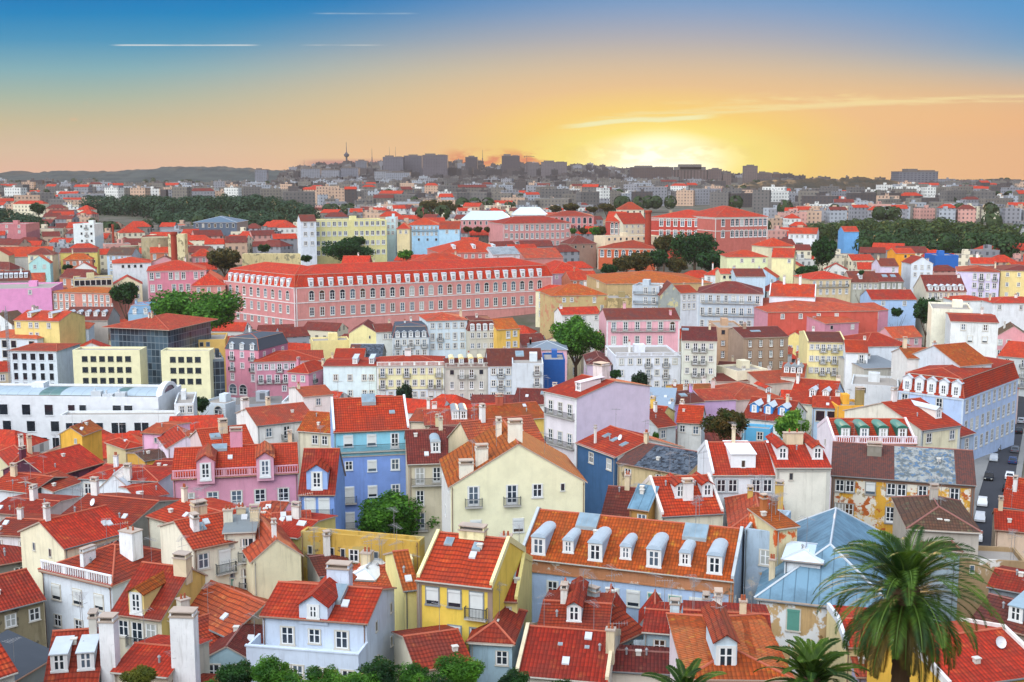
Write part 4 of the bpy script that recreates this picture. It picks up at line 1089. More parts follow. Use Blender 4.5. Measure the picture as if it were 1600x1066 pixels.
N('lilac low house with a pink roof at the foot of the palm', (1340, 1056, 1420, 1060), 11, 7, 1036, 'd0c4dc', 's', win='.s', ch=[], ant=0)
N('light grey gabled house with an orange awning disc at the right edge', (1566, 790, 1640, 800), 17, 10, 750, 'c0c8cc', 'r', t='g', left='.../.../...', ch=[(.2, .3, .3)], ant=1, dirt=.6, D=175)
N('pink-beige house with a red roof below the grey gable at the right edge', (1556, 826, 1640, 834), 15.5, 7, 800, 'e2cbb0', 'r', win='....', ch=[(.1, .5, .3)], ant=2, D=142)
# --- left side second row
N('long red roof with an ivy covered side wall', (76, 746, 160, 722), 14, 10, 706, '6e3a4a', 'r', wear=[('4a2838', .5)], win='', ch=[(.05, .6, .3)], ant=0, left='....')
N('long red roof over a grey-beige row of shuttered windows', (146, 712, 196, 688), 14.5, 11, 681, 'b9ac94', 'r', win='ttttt/ttttt', wear=[('c8bfa8', .5)], ch=[], ant=0, D=228)
N('small beige corner house with a red cap beside the pink houses', (196, 702, 224, 697), 14, 7, 688, 'd6c69a', 'r', win='s.', right='.t.', t='h', ch=[], ant=0)
N('small bright yellow house with an orange roof in front of the modern white block', (93, 678, 128, 680), 15, 6, 668, 'eeb84c', 'o', win='.v', ch=[], ant=0, t='x')
N('low red hip roof with cream wall and chimneys at the left', (16, 728, 62, 722), 14, 10, 702, 'e0d6ae', 'r', t='h', win='.d', ch=[(.9, .5, .6), (.7, .7, .5)], ant=0)
N('white house with a loggia under a bright red roof', (126, 748, 246, 752), 16, 8, 731, 'e6ecee', 'r', win='s.dd..ss', ch=[(.3, .5, .2)], ant=1, t='h')
N('white stepped gable wall in front of the loggia house', (140, 776, 218, 776), 14, 6, 742, 'e9eef2', 'w', t='x', ch=[(.7, .3, .4, .9, .9)], ant=1, win='')
N('orange-brown roof in front of the white gable wall on the left', (82, 768, 128, 752), 14, 9, 744, 'dfe6ea', 'd', ch=[], ant=1)
N('wide dusty red roof with a grey stained gable end', (88, 812, 200, 824), 16, 12, 778, 'a8a090', 'd', wr='a09c90', wear=[('6c665c', .6)], ch=[(.1, .5, .3)], ant=2, dirt=.8, dish=1)
N('white annexe with small red roofs right of the loggia house', (216, 780, 262, 772), 15, 8, 764, 'e3e9ee', 'r', win='..s/...', ch=[], ant=0)
N('low red roofs around a dark yard at the left edge', (-20, 800, 60, 806), 14, 9, 784, 'cbb9b0', 'd', win='d.d', ch=[(.5, .5, .1)], ant=1)
N('red roofed white cottage with a dark shuttered side at the left edge', (-20, 762, 48, 770), 14, 9, 742, 'dfe4e6', 'r', right='ttt', wr='3c3c40', ch=[(.2, .4, .4)], ant=0)
N('pair of low red roofs under the cream gable at the left edge', (-20, 834, 52, 838), 15, 8, 812, 'e4e6e6', 'd', win='s.s', ch=[(.3, .5, .2)], ant=1)
N('pink gabled house right of the long red roofs', (222, 676, 252, 678), 17, 9, 666, 'e9b4d0', 's', win='.v', t='g', ch=[], ant=0)
N('pale pink gabled house with a white side wall beside the modern block', (262, 700, 322, 694), 16, 9, 682, 'f2e2ee', 'r', t='x', win='.v.', ch=[], ant=1)
N('orange-red roofs with a green skylight box behind the pink balustraded house', (322, 708, 398, 700), 18, 12, 668, 'e0c8c4', 'r', ch=[(.5, .4, .5, 1.2, 1.2)], sky=[(.3, .5, 1.6, 1.2, .3)], ant=1)
N('small ochre walled lean-to right of the beige corner house', (226, 720, 262, 714), 14, 7, 706, 'd9a84c', 'b', win='', ch=[], ant=0)
N('reddish timber gable beside the pink balustraded house', (232, 738, 262, 738), 16, 8, 722, 'a87c5c', 'd', ch=[], ant=1)
N('bright red gable of a small cream house below the pink balustraded house', (232, 806, 300, 826), 17, 9, 792, 'f0ead4', 'r', ch=[(.1, .5, .6)], ant=1)
N('low red roof garden house left of the ochre wall', (400, 832, 466, 840), 18, 8, 818, 'dcc87a', 'r', ch=[(.5, .5, .3)], ant=1)
N('small pink and red dovecote roof below the pink balustraded house', (392, 812, 430, 812), 18.5, 6, 800, 'dc9cb0', 's', t='h', ch=[], ant=0)
N('cream walled row with red coping below the narrow blue-tiled house', (428, 822, 486, 818), 18.5, 5, 810, 'e2d290', 's', ch=[], ant=0)
# ============================================================ MIDDLE DISTANCE
G2 = 'houses on the valley floor in the middle distance'
def M(label, *a, **k_): k_.setdefault('group', G2); return H(label, *a, **k_)
def absorb(r1, r2):
    bpy.context.view_layer.update()
    inv = r1.matrix_world.inverted()
    for c in list(r2.children):
        mw = c.matrix_world.copy(); c.parent = r1; c.matrix_parent_inverse = Matrix.Identity(4); c.matrix_basis = inv @ mw
    bpy.data.objects.remove(r2)
# --- the long pink palace: two wings round one corner
zp = zy(449, 430)
pal, *_ = H('long pink palace with a white cornered facade, rows of arched windows and white dormers', (462, 449, 863, 431), 24, 26, 408, 'd6928a', 'r', t='m', D=430, mr=60, z=zp,
    win='aaaaaaaaaaaaaaaaaaaaaaaaa/ttttttttttttttttttttttttt/aaa......................', sh=6.4, top=1.6, fsc=1.65, trim='e6dcd8', mt=(4.4, 1.9), dorm='s'*26, dw=1.9, dh=3.0, drc='w', dc='eef0f0', bands=(6.2, 12.6), ch=[(.2,.5,0),(.55,.5,.3),(.8,.5,0)], ant=0, name='palace', cat='palace', mrg=4)
D2 = 430 * 177 / 165
p2, *_ = H('wing', (350, 437.5, 460, 449.2), 24, 24, 412, 'cf8a88', 'r', t='m', z=zp, D=445, mr=60, win='aaaaaaaaa/ttttttttt/ssssssss./ssssssss.', sh=5.6, top=1.6, fsc=1.5, trim='e6dcd8', mt=(4.4, 1.9), dorm='s'*11, dw=1.7, dh=3.0, drc='w', dc='eef0f0', bands=(6.2, 12.6), ch=[], ant=0, mrg=2)
absorb(pal, p2)
M('low annexe with a bare red roof at the left end of the pink palace', (300, 447, 352, 446), 14, 26, 424, 'd8958c', 'r', t='h', win='ttt', D=455, ch=[])
# --- left
def modern():
    """white modern office block with barrel roof"""
    r1, Wd, he, rh = H('large white modern office block with square dark windows, barrel vaulted glass roof and arched gable', (-60, 618, 247, 621), 17, 16, None, 'e3e7ea', 'w', t='f', D=262,
        win='kk.g.g.g.kk..gg../kk.g.g.g.kk...../kk.kk.kk.kk...../kk.kk.kk.kk.....', sh=3.9, top=2.0, fsc=1.15, ch=[], ant=0, right='..../..g.', name='office_block', cat='office building', dirt=.12, sur='dfe3e6')
    b = MB(); n = 10
    x0, x1 = 4.0, Wd - 1.5; yc, rad = 8.0, 4.6
    for i in range(n):
        a0, a1 = math.pi * i / n, math.pi * (i + 1) / n
        q = lambda x, an: (x, yc - rad * math.cos(an), he - .4 + .9 * math.sin(an))
        nx = 16
        for j in range(nx):
            xa, xb = x0 + (x1 - x0) * j / nx, x0 + (x1 - x0) * (j + 1) / nx
            b.poly([q(xa, a0), q(xb - .12, a0), q(xb - .12, a1), q(xa, a1)], 1 if j in (5, 6, 12) else 0)
            b.poly([q(xb - .12, a0), q(xb, a0), q(xb, a1), q(xb - .12, a1)], 2)
    link('barrel_roof', b.mesh('barrel_roof', [flatm('a9bac4', .5), glass('4f726e', .3), flatm('8f9ca4', .5)]), r1)
    b = MB(); n = 14
    for i in range(n):
        a0, a1 = math.pi * i / n, math.pi * (i + 1) / n
        P0 = lambda an, r, x: (x, yc - r * math.cos(an), he - .4 + r * .5 * math.sin(an))
        for xx, fl in ((x1 + 1.4, 1), (x1, 0)):
            q = [P0(a0, 3.6, xx), P0(a0, 5.2, xx), P0(a1, 5.2, xx), P0(a1, 3.6, xx)]; b.poly(q if fl else q[::-1], 0)
        b.poly([P0(a0, 5.2, x1), P0(a1, 5.2, x1), P0(a1, 5.2, x1 + 1.4), P0(a0, 5.2, x1 + 1.4)], 0)
        b.poly([(x1 + 1.2, yc, he - .4), P0(a0, 3.6, x1 + 1.2), P0(a1, 3.6, x1 + 1.2)], 1)
    link('arched_gable', b.mesh('arched_gable', [flatm('e8ecee', .5), glass('3f4c58')]), r1)
    for i, (x, y) in enumerate(((Wd * .74, 1.2), (Wd * .8, 1.6), (Wd * .68, 1.4))):
        b = MB(); b.box(-1.2, -.8, -.6, 1.2, .8, 1.1 + .3 * i); b.tube((-.5, 0, 1.1), (-.5, 0, 1.9 + .2*i), .25, n=8)
        link('roof_plant', b.mesh('roof_plant', [flatm('c9d0d4', .5)]), r1, (x, y, he - .55))
    r2, *_ = H('front', (93, 649, 276, 648), 13.5, 5, None, 'e6e9e8', 'w', t='f', D=255, win='kk.kk.kk.kk.kk/kk.kk.kk.kk.kk', sh=4.0, top=1.8, ch=[], ant=0, hut=False, right='s.ss/s.ss', dirt=.12, sur='dfe3e6', mrg=1.2, fsc=1.1)
    r3, *_ = H('wing', (272, 631, 302, 622), 15, 14, None, 'e4e8e9', 'w', t='f', D=262, win='.s.s/.s.s/....', sh=4.2, ch=[], ant=0, dirt=.12)
    absorb(r1, r2); absorb(r1, r3)
modern()
M('white five column office block with tall green-black windows and a red roof strip', (14, 548, 88, 549), 19, 14, 538, 'dbe6ec', 's', t='h', win='ggggg/kkkkk/kkkkk/kkkkk', fsc=.85, sh=2.7, ch=[], name='office_block', cat='office building', top=.7, hin=.5, right='....', sur='dbe3e8')
M('white office block with four dark windows behind the five column block', (66, 516, 138, 514), 18, 14, 503, 'dfe8ee', 's', t='h', win='....gg./....gg.', ch=[(.5,.5,.6)], hin=.5, name='office_block', cat='office building')
M('white block with a red hip roof at the left edge behind the crane', (-30, 527, 58, 530), 18, 14, 516, 'dce4ea', 's', t='h', win='..gg.g/..gg.g/..gg.g', ch=[], hin=.7, name='office_block', cat='office building')
M('yellow office block with three rows of six square windows left of the dark glass tower', (113, 547, 218, 547), 19, 6, None, 'efe8bc', 'w', t='f', win='qqqqqq/qqqqqq/qqqqqq', sh=2.9, top=1.7, fsc=1.15, mrg=2, ch=[], sur='6a6c60', name='office_block', cat='office building', dirt=.08, D=300, hut=False)
M('yellow office block with green shuttered bottom row right of the dark glass tower', (251, 548, 327, 548), 19, 5, None, 'efe8bc', 'w', t='f', win='qqqq/qqqq/qqqq', sh=2.9, top=1.7, fsc=1.15, mrg=2, ch=[], sur='6a6c60', name='office_block', cat='office building', dirt=.08, D=298, hut=False)
def glasswall(c, c2):
    def fn(q, b, o):
        uvn = q.new('ShaderNodeUVMap').outputs[0]; u, v, _ = q.sep(uvn)
        a_ = q.m('FRACT', q.m('DIVIDE', u, 1.3)); b_ = q.m('FRACT', q.m('DIVIDE', v, 1.9))
        ln = q.m('MAXIMUM', q.m('LESS_THAN', a_, .1), q.m('LESS_THAN', b_, .1))
        wn = q.new('ShaderNodeTexWhiteNoise', noise_dimensions='2D')
        q.l.new(q.comb(q.m('FLOOR', q.m('DIVIDE', u, 1.3)), q.m('FLOOR', q.m('DIVIDE', v, 1.9))), wn.inputs['Vector'])
        col = q.mix(q.m('MULTIPLY', wn.outputs[0], .8), hexl(c), hexl(c2))
        q.put(b.inputs['Base Color'], q.mix(ln, col, hexl('7c8890')))
        b.inputs['Roughness'].default_value = .15; b.inputs['Specular IOR Level'].default_value = .7
    return mat(('glasswall', c, c2), fn)
tw, *_ = H('dark glass office tower with a shallow red roof between the two yellow blocks', (172, 511, 262, 515), 27, 22, 492, '4a5560', 's', t='h', wallmat=glasswall('26343f', '5a7080'), D=318, ov=1.6, ch=[(.45,.3,.6,.3,.8), (.5,.3,.6,.3,.8)], ant=0, name='office_tower', cat='office building', hin=.9)
M('dark glass annexe right of the yellow office block', (327, 562, 350, 560), 20, 12, None, '3a434c', 'w', t='f', wallmat=glasswall('1c242e', '46586a'), D=302, ch=[], name='office_block', cat='office building')
M('pale orange flat roofed block behind the right yellow office block', (277, 532, 352, 530), 21, 14, None, 'e9bf6c', 'w', t='f', win='ddddd..', D=330, ch=[], name='office_block', cat='office building')
M('pink corner house with slate mansard and curved balconies', (352, 545, 404, 548), 18, 16, 520, 'd98fa0', 'r', t='m', win='fsf/fsf/t.t/AA.', mt=(3.2, 1.0), roofw=flatm('4c545e', .7), dorm='ggg', drc='w', dc='c9ccd2', right='sss/sss/sss', sur='e2ccd0', wr='b87c98', D=322)
M('red hipped roof crowning the pink corner house block', (368, 534, 425, 534), 20, 14, 519, 'd898a8', 'r', t='h', win='sss', D=334)
M('long pink building with twin red hips and balconies in the left middle', (398, 566, 505, 563), 17, 18, 548, 'd995a8', 'r', t='h', win='sssfsfs.ss/ffffffff/..ss.A', lb=(), right='sss/sss', sur='e6dde0', D=318, trim='dfb4bc')
M('pink projecting pavilion with a red pyramid roof on the long pink building', (450, 582, 482, 584), 14, 12, 565, 'd58fa4', 'r', t='h', win='ss/AA', right='ff/ff', hin=1, D=302)
M('mint-white house with few windows and a red mansard strip', (505, 572, 588, 572), 15, 14, 562, 'dfeef0', 'r', t='g', win='.s.s.ss/.s.s.ss/.......', dorm='...s.s', drc='w', dc='dfe6e8', sh=4.2, top=2.4, D=300)
M('pale yellow and white ornate house with a red roof and curly pediment', (589, 572, 694, 571), 17, 14, 556, 'ece6b4', 'r', t='h', win='fssfsssf/fssfssff/bssbssbb/tttttttt', trim='eceee8', lower='dbe4ea', lrow=2, D=296, ch=[(.45,.5,.4,1.6,.8)], para='eceee8')
M('grey stone house with balconied columns and four cream barrel dormers', (696, 574, 762, 573), 16.5, 14, 560, 'c9c6ba', 'm', t='g', win='dffd/tttt/tttt/tttt', dorm='rrrr', dc='f0d890', drc='f0e0b0', trim='bdbab0', D=292, para='c4c1b6')
M('pale grey-blue house with maroon roof and a large zinc roof light', (763, 572, 848, 571), 16.5, 15, 545, 'd3dbe2', 'm', win='sfs.sfs/sfs.sfs/sfs.sfs', trim='d9dfe4', sky=[(.6,.5,2.2,2.4,.3)], D=292)
M('blue sheeted blank gable wall beside a red roof edge', (849, 562, 883, 562), 16, 12, 556, '2f62a8', 'r', t='f', wallmat=flatm('1f569c', .7), D=302, name='house', ch=[])
M('lilac grey villa with a maroon hip roof right of the blue sheeted wall', (918, 570, 955, 570), 13, 16, 553, 'd0b9cc', 'm', t='h', win='.sss/.sss', left='sssss', D=310)
M('pink gable house with a grey roof behind the blue sheeted wall', (826, 547, 886, 547), 13, 12, 533, 'e2b0bc', 'g', t='h', win='.s.', roofw=flatm('7c8894', .7), D=335)
M('small maroon roofed pink house left of the round green tree', (816, 540, 854, 538), 13, 10, 522, 'd8a8b0', 'm', win='s.s', D=352)
M('yellow gabled blank house below the palace', (545, 521, 590, 521), 15, 12, 507, 'f0e4a4', 'm', t='x', win='.v', D=345)
M('cream retaining wall house left of the yellow gabled blank house', (488, 533, 546, 531), 12, 8, None, 'efdd9c', 'w', t='f', win='', D=350)
M('cream house with maroon roof between the yellow gable and the slate mansard', (588, 519, 616, 518), 15, 12, 506, 'd9dcd4', 'm', win='.ss', D=345)
M('grey mansard row with washing on its balconies under a maroon ridge', (614, 528, 670, 527), 15, 13, 503, 'cfd6da', 'm', t='m', mt=(3.2, .9), roofw=flatm('47505c', .7), dorm='ggggg', drc='w', dc='d8dcdc', win='fsfsf/sssss', D=336)
M('white-blue villa with a salmon roof rising below the palace', (668, 502, 730, 500), 19, 14, 489, 'd6e4ea', 's', t='h', win='sssss/tfstt/sssss', D=340)
M('beige house with red mansard dormers left of the yellow gabled corner', (731, 517, 775, 516), 16, 13, 497, 'c9c5b4', 'm', t='m', mt=(2.8, .9), dorm='rrrr', drc='w', dc='e4e6e2', win='ssss/ssss', D=338)
M('amber yellow house beside the beige dormered house', (776, 515, 812, 512), 16, 13, 498, 'e8bc5c', 'o', win='.ts/.ts/.ts', D=338)
M('grey ruined house shell above the mint-white house', (545, 560, 596, 560), 15, 12, 538, '8e8e86', 'g', t='g', win='', roofw='RUIN', dirt=.9, D=325)
M('red roofed house left of the grey ruined shell', (520, 566, 566, 566), 13, 14, 545, 'e6c8b8', 'r', win='', D=318)
M('salmon roofed house between the pink building and the tall blue house', (474, 620, 520, 616), 15, 12, 604, 'e9e2dc', 's', win='.s.', D=252)
M('white parapet house with dark green doors below the pink corner house', (440, 628, 472, 628), 10, 8, None, 'dfe4e6', 'w', t='f', win='.AA', D=270)
M('small white kiosk building beside the slope road on the left', (312, 628, 352, 634), 8, 8, None, 'd6e0e6', 'w', t='f', win='.A', D=290)
M('brown-maroon roof with two round dormers behind the tall blue house', (640, 658, 700, 660), 17, 12, 640, 'd6c8b0', 's', ch=[(.3,.5,.2)])
M('salmon red roof with twin dark dormers right of the tall blue house', (664, 664, 748, 662), 17, 12, 640, 'd8ccb4', 's', dorm='...rr.', drc='g', dc='c4c8cc', df=.3)
M('yellow villa with an orange roof and open timber gable', (756, 660, 853, 652), 17, 10, 632, 'ecd070', 'o', win='.s.s...', left='..', ch=[(.4,.5,.5,1.2,.8)], chc='b8604a')
M('maroon roofed low house with a white wall and a railing terrace', (802, 630, 866, 632), 16, 12, 608, 'dfe0dc', 'm', win='', sky=[(.7,.6,1.6,1.2,.2)])
M('grey-blue house with roof terrace right behind the maroon low roof', (800, 568, 849, 568), 17, 12, None, 'd2dade', 'w', t='f', win='..f/..f/d.f', D=286)
# --- centre
M('pink mansion with maroon roof and a long iron balcony beside the round tree', (948, 500, 1062, 499), 18, 16, 482, 'e9b0b8', 'm', win='ttttta/ttttt.', lb=(0,), trim='e8e0e0', left='.', D=345, fsc=1.25, sh=4.3, ch=[(.3,.5,.1),(.9,.2,.2)])
M('white ornate house with curved parapet and iron balconies', (962, 557, 1064, 556), 16, 20, None, 'dfe2e8', 'w', t='f', win='sssfsfs/s..fsf./s.sfsfs', para='e0e2e8', D=306, left='.......', ch=[(.3,.5,1.0)])
M('cream gable-sided house with a grey-green balconied front and a maroon roof', (1066, 532, 1120, 533), 21, 18, 511, 'd6d8c8', 'm', win='sffs/sffs/sffs/sffs', left='......', wr='e9e4c4', trim='d8dacc', D=300, sky=[(.1,.7,1.8,1.2,.2)], dorm='', sh=3.3)
M('tan brick house with open top loggia right of the cream gable-sided house', (1122, 512, 1163, 512), 20, 16, None, 'bd9a7c', 'b', t='f', win='ddd/sss/tt.', D=332, sur='9c7c64', dirt=.6)
M('brown tiled shopfront house with a maroon roof and a skylight strip', (1162, 528, 1232, 526), 17, 16, 511, 'a8907c', 'm', win='tttt/tttt/tttt', D=322, sur='8a6a54', sky=[(.4,.5,3,1.2,.1)])
M('yellow house with a blank side wall, maroon roof and white pinnacles', (1262, 534, 1321, 535), 19, 18, 519, 'f0e0a0', 'm', win='ssfsfs/ssfsfs/ssfsfs', left='....', D=300, pv='e9dca4', fsc=.85)
M('white hall with three arched windows under stacked red hip roofs', (1352, 542, 1422, 541), 15, 18, 520, 'dfe6ec', 'r', t='h', win='.aaa', fsc=1.6, sh=5, top=4.2, D=300, hin=.6)
M('white house with a red wedge roof left of the arched hall', (1322, 550, 1356, 551), 13, 10, 532, 'e6e9ea', 'r', win='.f', D=290)
M('grey flat workshop roof in front of the arched hall', (1350, 576, 1412, 574), 9, 14, 563, 'c6c2b4', 'g', t='p', roofw=flatm('7d858c', .7), win='d..', D=285)
M('cream-white tower-like house with a red cap above the street', (1486, 502, 1560, 508), 26, 20, 492, 'e6e8e4', 'r', win='.s..s./..b.b./......', right='ttt/ttt/ttt', D=300)
M('pale cream flat-roofed house with a red patch left of the tower-like house', (1456, 482, 1520, 484), 24, 18, None, 'ebe6cf', 'r', t='f', win='.....', D=325)
M('white long house with an orange-red roof behind the blue mansard building', (1418, 560, 1492, 559.5), 19, 10, 544, 'e3dfd8', 'o', win='....d', D=268, ch=[(.1,.5,.8)])
M('white house with an orange-red gable roof and open roof room by the street', (1500, 572, 1550, 560), 19, 16, 538, 'cfd8de', 'o', win='tt', right='tttt/tttt', D=262)
blue, *_ = M('pale blue palace with red mansard, white pilaster dormers and a long street front', (1405, 610, 1506, 623), 22, 34, 566, 'b3c8e8', 'r', t='m', win='t...t../...s.../.......', right='tttttttttt/tttttttttt/tttttttttt', D=250, mr=60, mt=(4.0, 1.0), dorm='ggggg', dw=2.0, dh=3.3, drc='w', dc='e6eaee', trim='c4d2e0', sh=4.6, dwt='t', fsc=1.35, hin=.75, name='corner_palace', cat='apartment building', ch=[], group=None)
M('light grey-blue street house row rising behind the blue mansard building', (1530, 606, 1556, 608), 21, 46, 588, 'c9d6e2', 'd', win='tt', right='tttttttttt/tttttttttt/tttttttttt', D=292, fsc=1.2, sh=4.2, lb=())
M('far white apartment house on the street corner at the right edge', (1560, 556, 1640, 566), 20, 26, 536, 'd8dedc', 'r', win='fff/fff/fff', left='ffffff/ffffff/ffffff', D=345, mr=40)
M('pale grey-green apartment house with awnings at the right edge', (1566, 520, 1640, 524), 20, 20, 500, 'cdd6cc', 'r', win='fff/fff', left='fff/fff', D=400)
M('salmon roofed corner house at the end of the street row', (1560, 610, 1592, 606), 12, 10, 596, 'cfb8b4', 's', win='tt', D=300)
M('cream house with an orange-red roof and a blue side wall by the yellow awning', (1232, 628, 1300, 634), 17, 14, 594, 'ece6cc', 'r', win='.s.s./.....', dorm='.gg', drc='w', dc='e8e8e0', right='tt', D=238, wr='b4d0e8')
M('pale blue house front between the cream house and the yellow awning', (1270, 636, 1312, 638), 17, 10, 620, 'b9d4ea', 'r', win='gg', D=232)
M('amber yellow roof room with a mossy chimney right of the pale blue front', (1308, 634, 1350, 634), 18, 7, None, 'f0b040', 'o', t='f', win='', D=230, ch=[(.9,.2,1.6,1.6,1.2)], chc='9c8a5c')
M('white flat roof sheds and yards left of the blue mansard building', (1330, 600, 1404, 604), 13, 14, None, 'd0d4d4', 'w', t='f', win='d.', D=265, ant=2)
M('bright red roof house cluster right of the autumn tree', (1142, 626, 1222, 622), 15, 16, 600, 'd9c4bc', 's', t='h', dorm='..g', drc='r', dc='b8b0a8', D=262)
M('cobalt blue house with white gabled dormers and a red roof', (1160, 652, 1232, 660), 17, 12, 624, 'dfe6e2', 'd', win='', dorm='ggg', dc='3f8fd8', drc='w', D=225, dwt='t', dw=1.8, lower='9cd0e6', lrow=1)
M('turquoise house wall with one white window right of the autumn tree', (1163, 668, 1204, 671), 16, 4, None, '62b0d8', 'w', t='f', hut=False, win='..s.', D=214)
M('white boxy house with solar panels on its roof', (1002, 640, 1050, 642), 17, 12, 614, 'e3e7ea', 'g', win='.t', roofw=flatm('8fa0b0', .4), D=236, t='p')
M('lilac house with a maroon roof behind the white boxy house', (1050, 632, 1100, 628), 16, 12, 612, 'c9a4d8', 'm', win='.s.', sky=[(.6,.5,1.6,1.4,.2)], D=246)
M('lilac-pink row house with a wide faded roof right of the lilac house', (1098, 626, 1150, 624), 15, 12, 608, 'c9a8cc', 's', win='', D=256)
M('pale yellow house with a red roof and yellow chimney beside the lilac-white tall house', (990, 652, 1030, 656), 18, 9, 634, 'ecd68c', 'r', win='s.', right='..', ch=[(.5,.4,.8,.9,.7)], chc='e6c05c', D=216)
M('red roof house stepping down right of the pale yellow house', (1028, 668, 1056, 664), 17, 10, 640, 'c9d0d0', 'd', win='s.', D=212)
M('grey-white house with a red eave and dark windows left of the autumn tree', (1058, 659, 1096, 661), 17, 8, 634, 'd9dcd8', 'r', win='d.s', D=214)
M('orange roofed beige wall strip behind the lilac houses', (1058, 612, 1118, 610), 14, 9, 601, 'e6b850', 'o', win='', D=272)
M('red roofs with satellite dish left of the yellow side-walled house', (1190, 600, 1252, 596), 12, 14, 580, 'cfc4b4', 's', D=292)
M('red and slate roof house with dormers below the yellow side-walled house', (1220, 588, 1256, 592), 14, 14, 568, 'd8d4c8', 's', dorm='ggg', D=292, drc='g')
M('low red roofs between the white ornate house and the autumn tree', (1120, 596, 1190, 596), 12, 12, 584, 'c8b8ac', 'm', D=296)
M('pale pink gable house right of the grey-green balconied front', (1120, 580, 1162, 582), 12, 12, 566, 'd8ccc8', 'm', D=306)
M('cream terrace block with yellow parapet left of the faded red mass', (1152, 580, 1200, 572), 14, 10, None, 'ece2c4', 'w', t='f', D=300)
# --- large red roofs and the upper middle
M('grey-blue apartment house with tiers of iron balconies and a maroon hip roof', (1090, 458, 1192, 460), 19, 20, 440, 'bfc9d2', 'm', t='h', win='ttttsfsf/ttttsfsf/ttttsfsf', lb=(0, 1), D=400, sh=4.4, fsc=1.2, trim='d0d6da')
M('huge red factory roof with brick-red walls and a curved pink gable', (1200, 488, 1372, 486), 13, 40, 464, 'c85c4c', 's', t='h', win='.s.s.s.s....', right='.t.', wr='cf8f9c', D=385, ch=[], ant=0)
M('pink stepped gable hall at the right end of the huge red factory roof', (1352, 486, 1388, 484), 14, 16, 474, 'cf8fa0', 's', win='.t.', D=400)
M('low pink red-walled wing in front of the huge red factory roof', (1290, 506, 1342, 502), 10, 12, 494, 'c98c9c', 's', t='p', win='d.s', D=378)
M('ochre stained house with an orange hip roof beside the pink palace', (862, 463, 948, 461), 14, 18, 444, 'c9b07c', 'o', t='h', win='.ss..t./......t', D=425, wear=[('c88a6a', .55)])
M('tiny white cottages with red roofs in front of the ochre stained house', (878, 492, 938, 490), 9, 9, 480, 'e4e2dc', 'r', win='s.ss.s', D=398)
M('worn ochre blank block under the wide orange-red roof', (950, 466, 988, 466), 15, 14, None, '9c8a60', 'w', t='f', win='', dirt=.9, wear=[('c8b07c', .5)], D=420)
M('wide orange-red hipped roof of a low hall in the centre', (948, 444, 1112, 442), 11, 40, 424, 'c4a878', 'o', t='h', win='', D=440, ch=[])
M('grey flat block with stacked white balconies in the centre', (988, 446, 1030, 450), 18, 12, None, 'b9c4cc', 'w', t='f', win='.ff/.ff/.ff', lb=(0, 1, 2), D=405, sh=3.4)
M('grey mottled gable house with a maroon roof beside the stacked balconies', (1032, 462, 1066, 462), 15, 12, 443, '9aa09a', 'm', t='x', wear=[('c4bc8c', .55)], dirt=.9, D=400)
M('white narrow house with green awnings left of the grey-blue apartment house', (1064, 458, 1090, 456), 16, 12, 446, 'd6dade', 'd', win='ttt/ttt', D=402)
M('red brick school with arched windows and a maroon hip roof', (934, 388, 1026, 389), 13, 30, 374, 'c8603c', 'd', t='h', win='aaaaaaaa', D=590, fsc=1.6, sh=5, trim='d8c4b0', name='school', cat='school')
M('pink long institute with white windows behind the pink palace', (786, 350, 892, 348), 16, 24, 338, 'cf8f8c', 'd', t='h', win='sttttttttttts/sttttttttttts/stttttttttttt', D=640, fsc=1.5, sh=4.6, trim='d9b8b4')
M('rose building with a zigzag cornice behind the pink long institute', (855, 338, 928, 338), 14, 24, 330, 'c98080', 'd', t='h', win='aaaaaaaa/aaaaaaaa', D=720, fsc=1.6, sh=4.6)
M('grand hospital building with red wall panels, white pilasters and a long red roof', (1016, 340, 1118, 342), 19, 36, 328, 'b8483c', 'r', t='h', win='.tttttttt/.tttttttt', D=640, fsc=2.0, sh=6.0, trim='dcd8d0', name='hospital', cat='hospital', sur='dcd8d0', bands=(1.5, 7.5))
M('white and red corner pavilion of the grand hospital with tall windows', (1118, 340, 1200, 338), 20, 36, 322, 'bf6a5e', 'r', t='h', win='.a.aaaaaaaa/.a.aaaaaaaa', D=632, fsc=1.8, sh=6.0, wear=None, sur='e2deda', trim='dcd8d0', bands=(1.0, 7.5))
M('grey gabled hall with a red brick front left of the grand hospital', (946, 346, 974, 350), 16, 24, 331, 'b0463c', 'r', win='.aaa/.aaa', left='..', wr='a8a49c', D=650, fsc=1.5)
M('cream villa behind the brick hall with a red pyramid roof', (966, 328, 1006, 328), 13, 16, 316, 'dccfb4', 'd', t='h', win='ssss', D=800)
M('pale yellow house with a red roof left of the grand hospital chimney', (974, 350, 1012, 348), 14, 18, 333, 'd8cfb4', 'd', win='ssss/ssss', D=670)
M('cream long arcade building below the grand hospital', (946, 370, 1030, 366), 9, 14, None, 'e6d2b0', 'w', t='f', win='ddddddddd', D=610)
M('maroon pagoda roofed house left of the red brick school', (892, 382, 932, 380), 9, 14, 368, '9a7c6c', 'm', t='h', D=600, win='ddd')
M('white house end in the gap of the pink rear palace roofs', (770, 398, 812, 396), 14, 14, 386, 'cfd0d4', 'g', win='s.s', D=500)
M('big red roofed rear block of the palace with three dormers', (688, 396, 800, 394), 14, 30, 374, 'cc8078', 'r', t='h', win='..ssssss..', D=500, dorm='.s.s.s.', drc='w', dc='e8e4e0')
M('low red rear wing of the palace with pale pink upper windows', (650, 414, 742, 412), 12, 18, 396, 'cf7868', 'r', t='h', win='', D=478)
M('brick rear building with a white porch behind the palace roof', (534, 412, 576, 412), 12, 12, 400, 'b84a40', 'r', win='...s', D=480)
